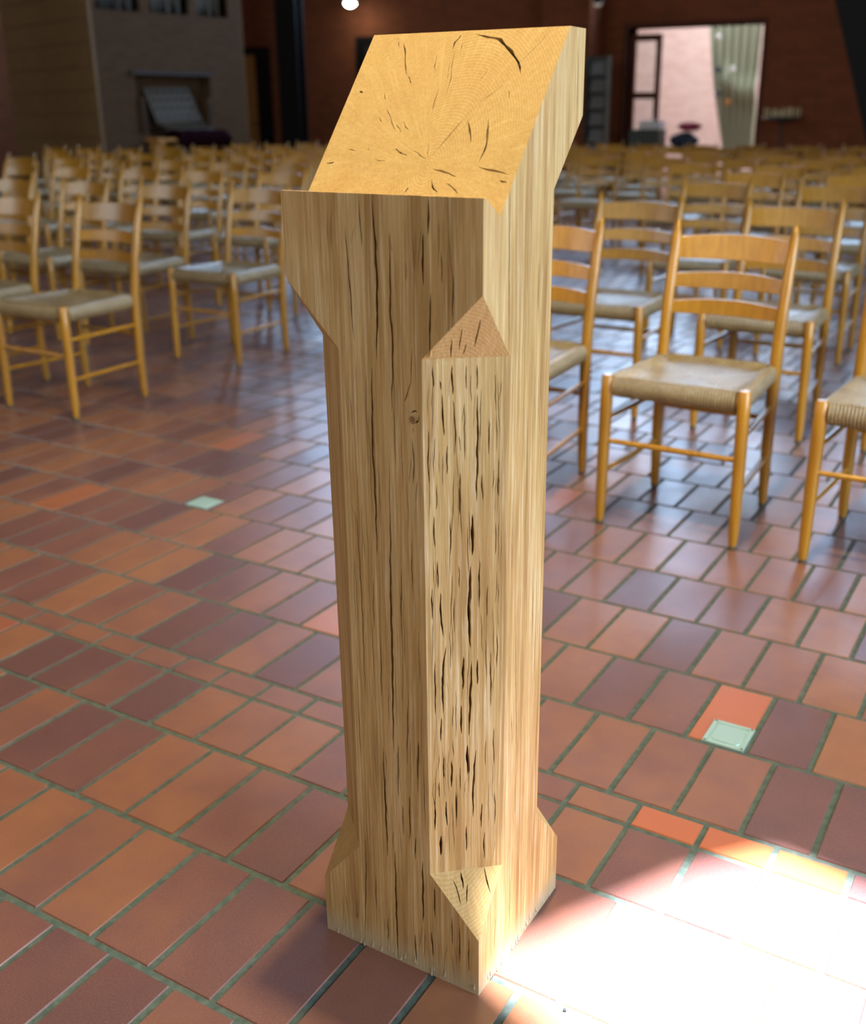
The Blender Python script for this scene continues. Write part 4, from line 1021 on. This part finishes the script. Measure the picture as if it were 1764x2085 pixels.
# table with papers and bags inside the doorway
tb = empty('side_table', (-5.55, 14.2, 0), 'dark narrow table beside the open glazed door', 'table')
m_ = MB(); m_.box(-.55, .55, -.25, .25, .70, .74); m_.build('table_top', DARKW, tb)
for sx in (-.5, .5):
    for sy in (-.2, .2): m_ = MB(); m_.box(sx - .02, sx + .02, sy - .02, sy + .02, 0, .70); m_.build('leg', DARKW, tb)
m_ = MB(); m_.box(-.24, .24, -.16, .16, .74, .98); tag(m_.build('storage_crate', GREEND, loc=(-5.87, 14.2, 0), bevel=.01), 'dark green crate on the table beside the glazed door', 'crate')
m_ = MB(); m_.box(-.16, .16, -.12, .12, .98, 1.10); tag(m_.build('paper_box', WHITE, loc=(-5.80, 14.2, 0), bevel=.006), 'bright white box of papers on the dark green crate', 'box')
def bag(name, loc, s, m, label, seed):
    bm = bmesh.new(); bmesh.ops.create_icosphere(bm, subdivisions=3, radius=1)
    r2 = random.Random(seed)
    ph = [r2.uniform(0, 6) for _ in range(6)]
    for v in bm.verts:
        d = 1 + .12 * math.sin(4 * v.co.x + ph[0]) * math.sin(3 * v.co.z + ph[1]) + .09 * math.sin(7 * v.co.y + ph[2] + 3 * v.co.x)
        v.co = Vector((v.co.x * s[0] * d, v.co.y * s[1] * d, max(v.co.z * d, -.8) * s[2] + .8 * s[2]))
    h = bmesh.ops  # handle
    me_ = bpy.data.meshes.new(name); bm.to_mesh(me_); bm.free(); me_.materials.append(m)
    me_.polygons.foreach_set('use_smooth', [True] * len(me_.polygons))
    o = bpy.data.objects.new(name, me_); C.objects.link(o); o.location = loc; tag(o, label, 'bag'); return o
bag('cloth_bag', (-5.30, 14.2, .74), (.20, .14, .11), NAVY, 'navy cloth bag slumped on the table by the doorway', 1)
bag('cloth_bag', (-5.22, 14.2, .955), (.17, .11, .07), REDC, 'crimson cloth bundle on top of the navy bag', 3)
# leaflet rack beside the doorway
rk = empty('leaflet_rack', (-6.72, 14.25, 0), 'tall narrow grey leaflet rack left of the open glazed door', 'rack')
m_ = MB(); m_.box(-.17, .17, .06, .10, .05, 2.02); m_.box(-.17, -.15, -.08, .06, .05, 2.02); m_.box(.15, .17, -.08, .06, .05, 2.02); m_.box(-.17, .17, -.1, .1, 0, .05); m_.build('frame', GREEND, rk)
for i in range(7):
    z = .30 + i * .24
    sh = MB(); sh.box(-.15, .15, -.09, .06, z, z + .015); so3 = sh.build('shelf', DARKW, rk)
    lf = MB(); lf.add([(-.11, -.07, z + .015), (.12, -.07, z + .015), (.12, .03, z + .20), (-.11, .03, z + .20), (-.11, -.05, z + .015), (.12, -.05, z + .015), (.12, .05, z + .20), (-.11, .05, z + .20)],
        [(0, 1, 2, 3), (7, 6, 5, 4), (0, 4, 5, 1), (1, 5, 6, 2), (2, 6, 7, 3), (3, 7, 4, 0)]); lf.build('leaflets', GREYM, rk)
# candle stand against the right part of the wall
cs = empty('candle_stand', (-3.95, 14.45, 0), 'dark iron candle stand with pale candles against the right brick wall', 'candle stand')
m_ = MB(); m_.lathe([(.20, 0), (.20, .02), (.03, .05), (.022, .5), (.022, 1.08), (.28, 1.12), (.30, 1.14), (.28, 1.15), (.02, 1.15)], 24); m_.build('stand', IRON, cs, True)
n_ = 0
for ring_, cnt_ in ((.24, 14), (.13, 8)):
    for i in range(cnt_):
        a = 2 * math.pi * i / cnt_; hh = .08 + .05 * rnd.random()
        k_ = MB(); k_.lathe([(.011, 1.15), (.011, 1.15 + hh), (.003, 1.155 + hh)], 8, (ring_ * math.cos(a), ring_ * math.sin(a), 0)); o = k_.build('candle', WAX, None, True, loc=cs.location)
        tag(o, 'short pale candle standing upright on the iron candle stand', 'candle', 'candles on the iron stand')
# lamps
def pendant(loc, r_, m, label, H=ROOM_H):
    t = empty('pendant_lamp', loc, label, 'lamp')
    m_ = MB(); m_.lathe([(r_ * .3, r_ * 2.4), (r_ * .5, r_ * 2.2), (r_ * 1.15, r_ * .3), (r_ * 1.15, 0), (r_ * 1.08, 0), (r_ * 1.08, r_ * .3), (r_ * .4, r_ * 2.0), (r_ * .2, r_ * 2.1)], 20); m_.build('shade', DARK, t, True)
    m_ = MB(); m_.tube([(0, 0, r_ * 2.4), (0, 0, H - loc[2])], .008, 6); m_.build('cord', DARK, t)
    m_ = MB(); pr = [(max(.001, r_ * math.sin(math.pi * i / 10)), -r_ * math.cos(math.pi * i / 10) + r_ * .45) for i in range(11)]
    m_.lathe(pr, 18); m_.build('bulb', m, t, True); return t
pendant((-11.46, 14.5, 3.00), .11, LAMPON, 'small lit white lamp hanging before the dark back wall')
pendant((-6.66, 14.0, 2.72), .07, LAMPDIM, 'small unlit lamp hanging left above the open doorway')
# warm spotlight above the lectern and added fill lamps warming the rows of chairs (all above the frame)
SPOT = Vector((-.73, -.12, 4.0))
t = empty('pendant_lamp', SPOT, 'black shaded lamp hanging high above the lectern', 'lamp')
m_ = MB(); m_.lathe([(.02, .30), (.06, .28), (.10, .02), (.10, 0), (.095, 0), (.095, .02), (.055, .26), (.01, .27)], 20); m_.build('shade', DARK, t, True)
m_ = MB(); m_.tube([(0, 0, .3), (0, 0, ROOM_H - 4)], .008, 6); m_.build('cord', DARK, t)
l = light('lectern_lamp_light', 'SPOT', SPOT + Vector((0, 0, .02)), 620, (1.0, .77, .35), SPOT - Vector((.35, -.25, 3)), spot_size=math.radians(88), spot_blend=1.0, shadow_soft_size=.07)
for i, (x, y) in enumerate(((-4.5, 3.5), (-7.5, 6.5), (-1.2, 3.2), (-2.6, 8.0))):
    t = empty('pendant_lamp', (x, y, 3.9), ['black shaded lamp high over the nearest chairs left of the lectern', 'black shaded lamp high over the middle chairs on the left', 'black shaded lamp high over the nearest chairs right of the lectern', 'black shaded lamp high over the far chairs on the right'][i], 'lamp')
    m_ = MB(); m_.lathe([(.02, .30), (.06, .28), (.14, .02), (.14, 0), (.135, 0), (.135, .02), (.055, .26), (.01, .27)], 20); m_.build('shade', DARK, t, True)
    m_ = MB(); m_.tube([(0, 0, .3), (0, 0, ROOM_H - 3.9)], .008, 6); m_.build('cord', DARK, t)
    light('row_lamp_light', 'SPOT', (x, y, 3.92), 10, (1.0, .72, .34), (x, y, 0), spot_size=math.radians(130), spot_blend=.8, shadow_soft_size=.10)
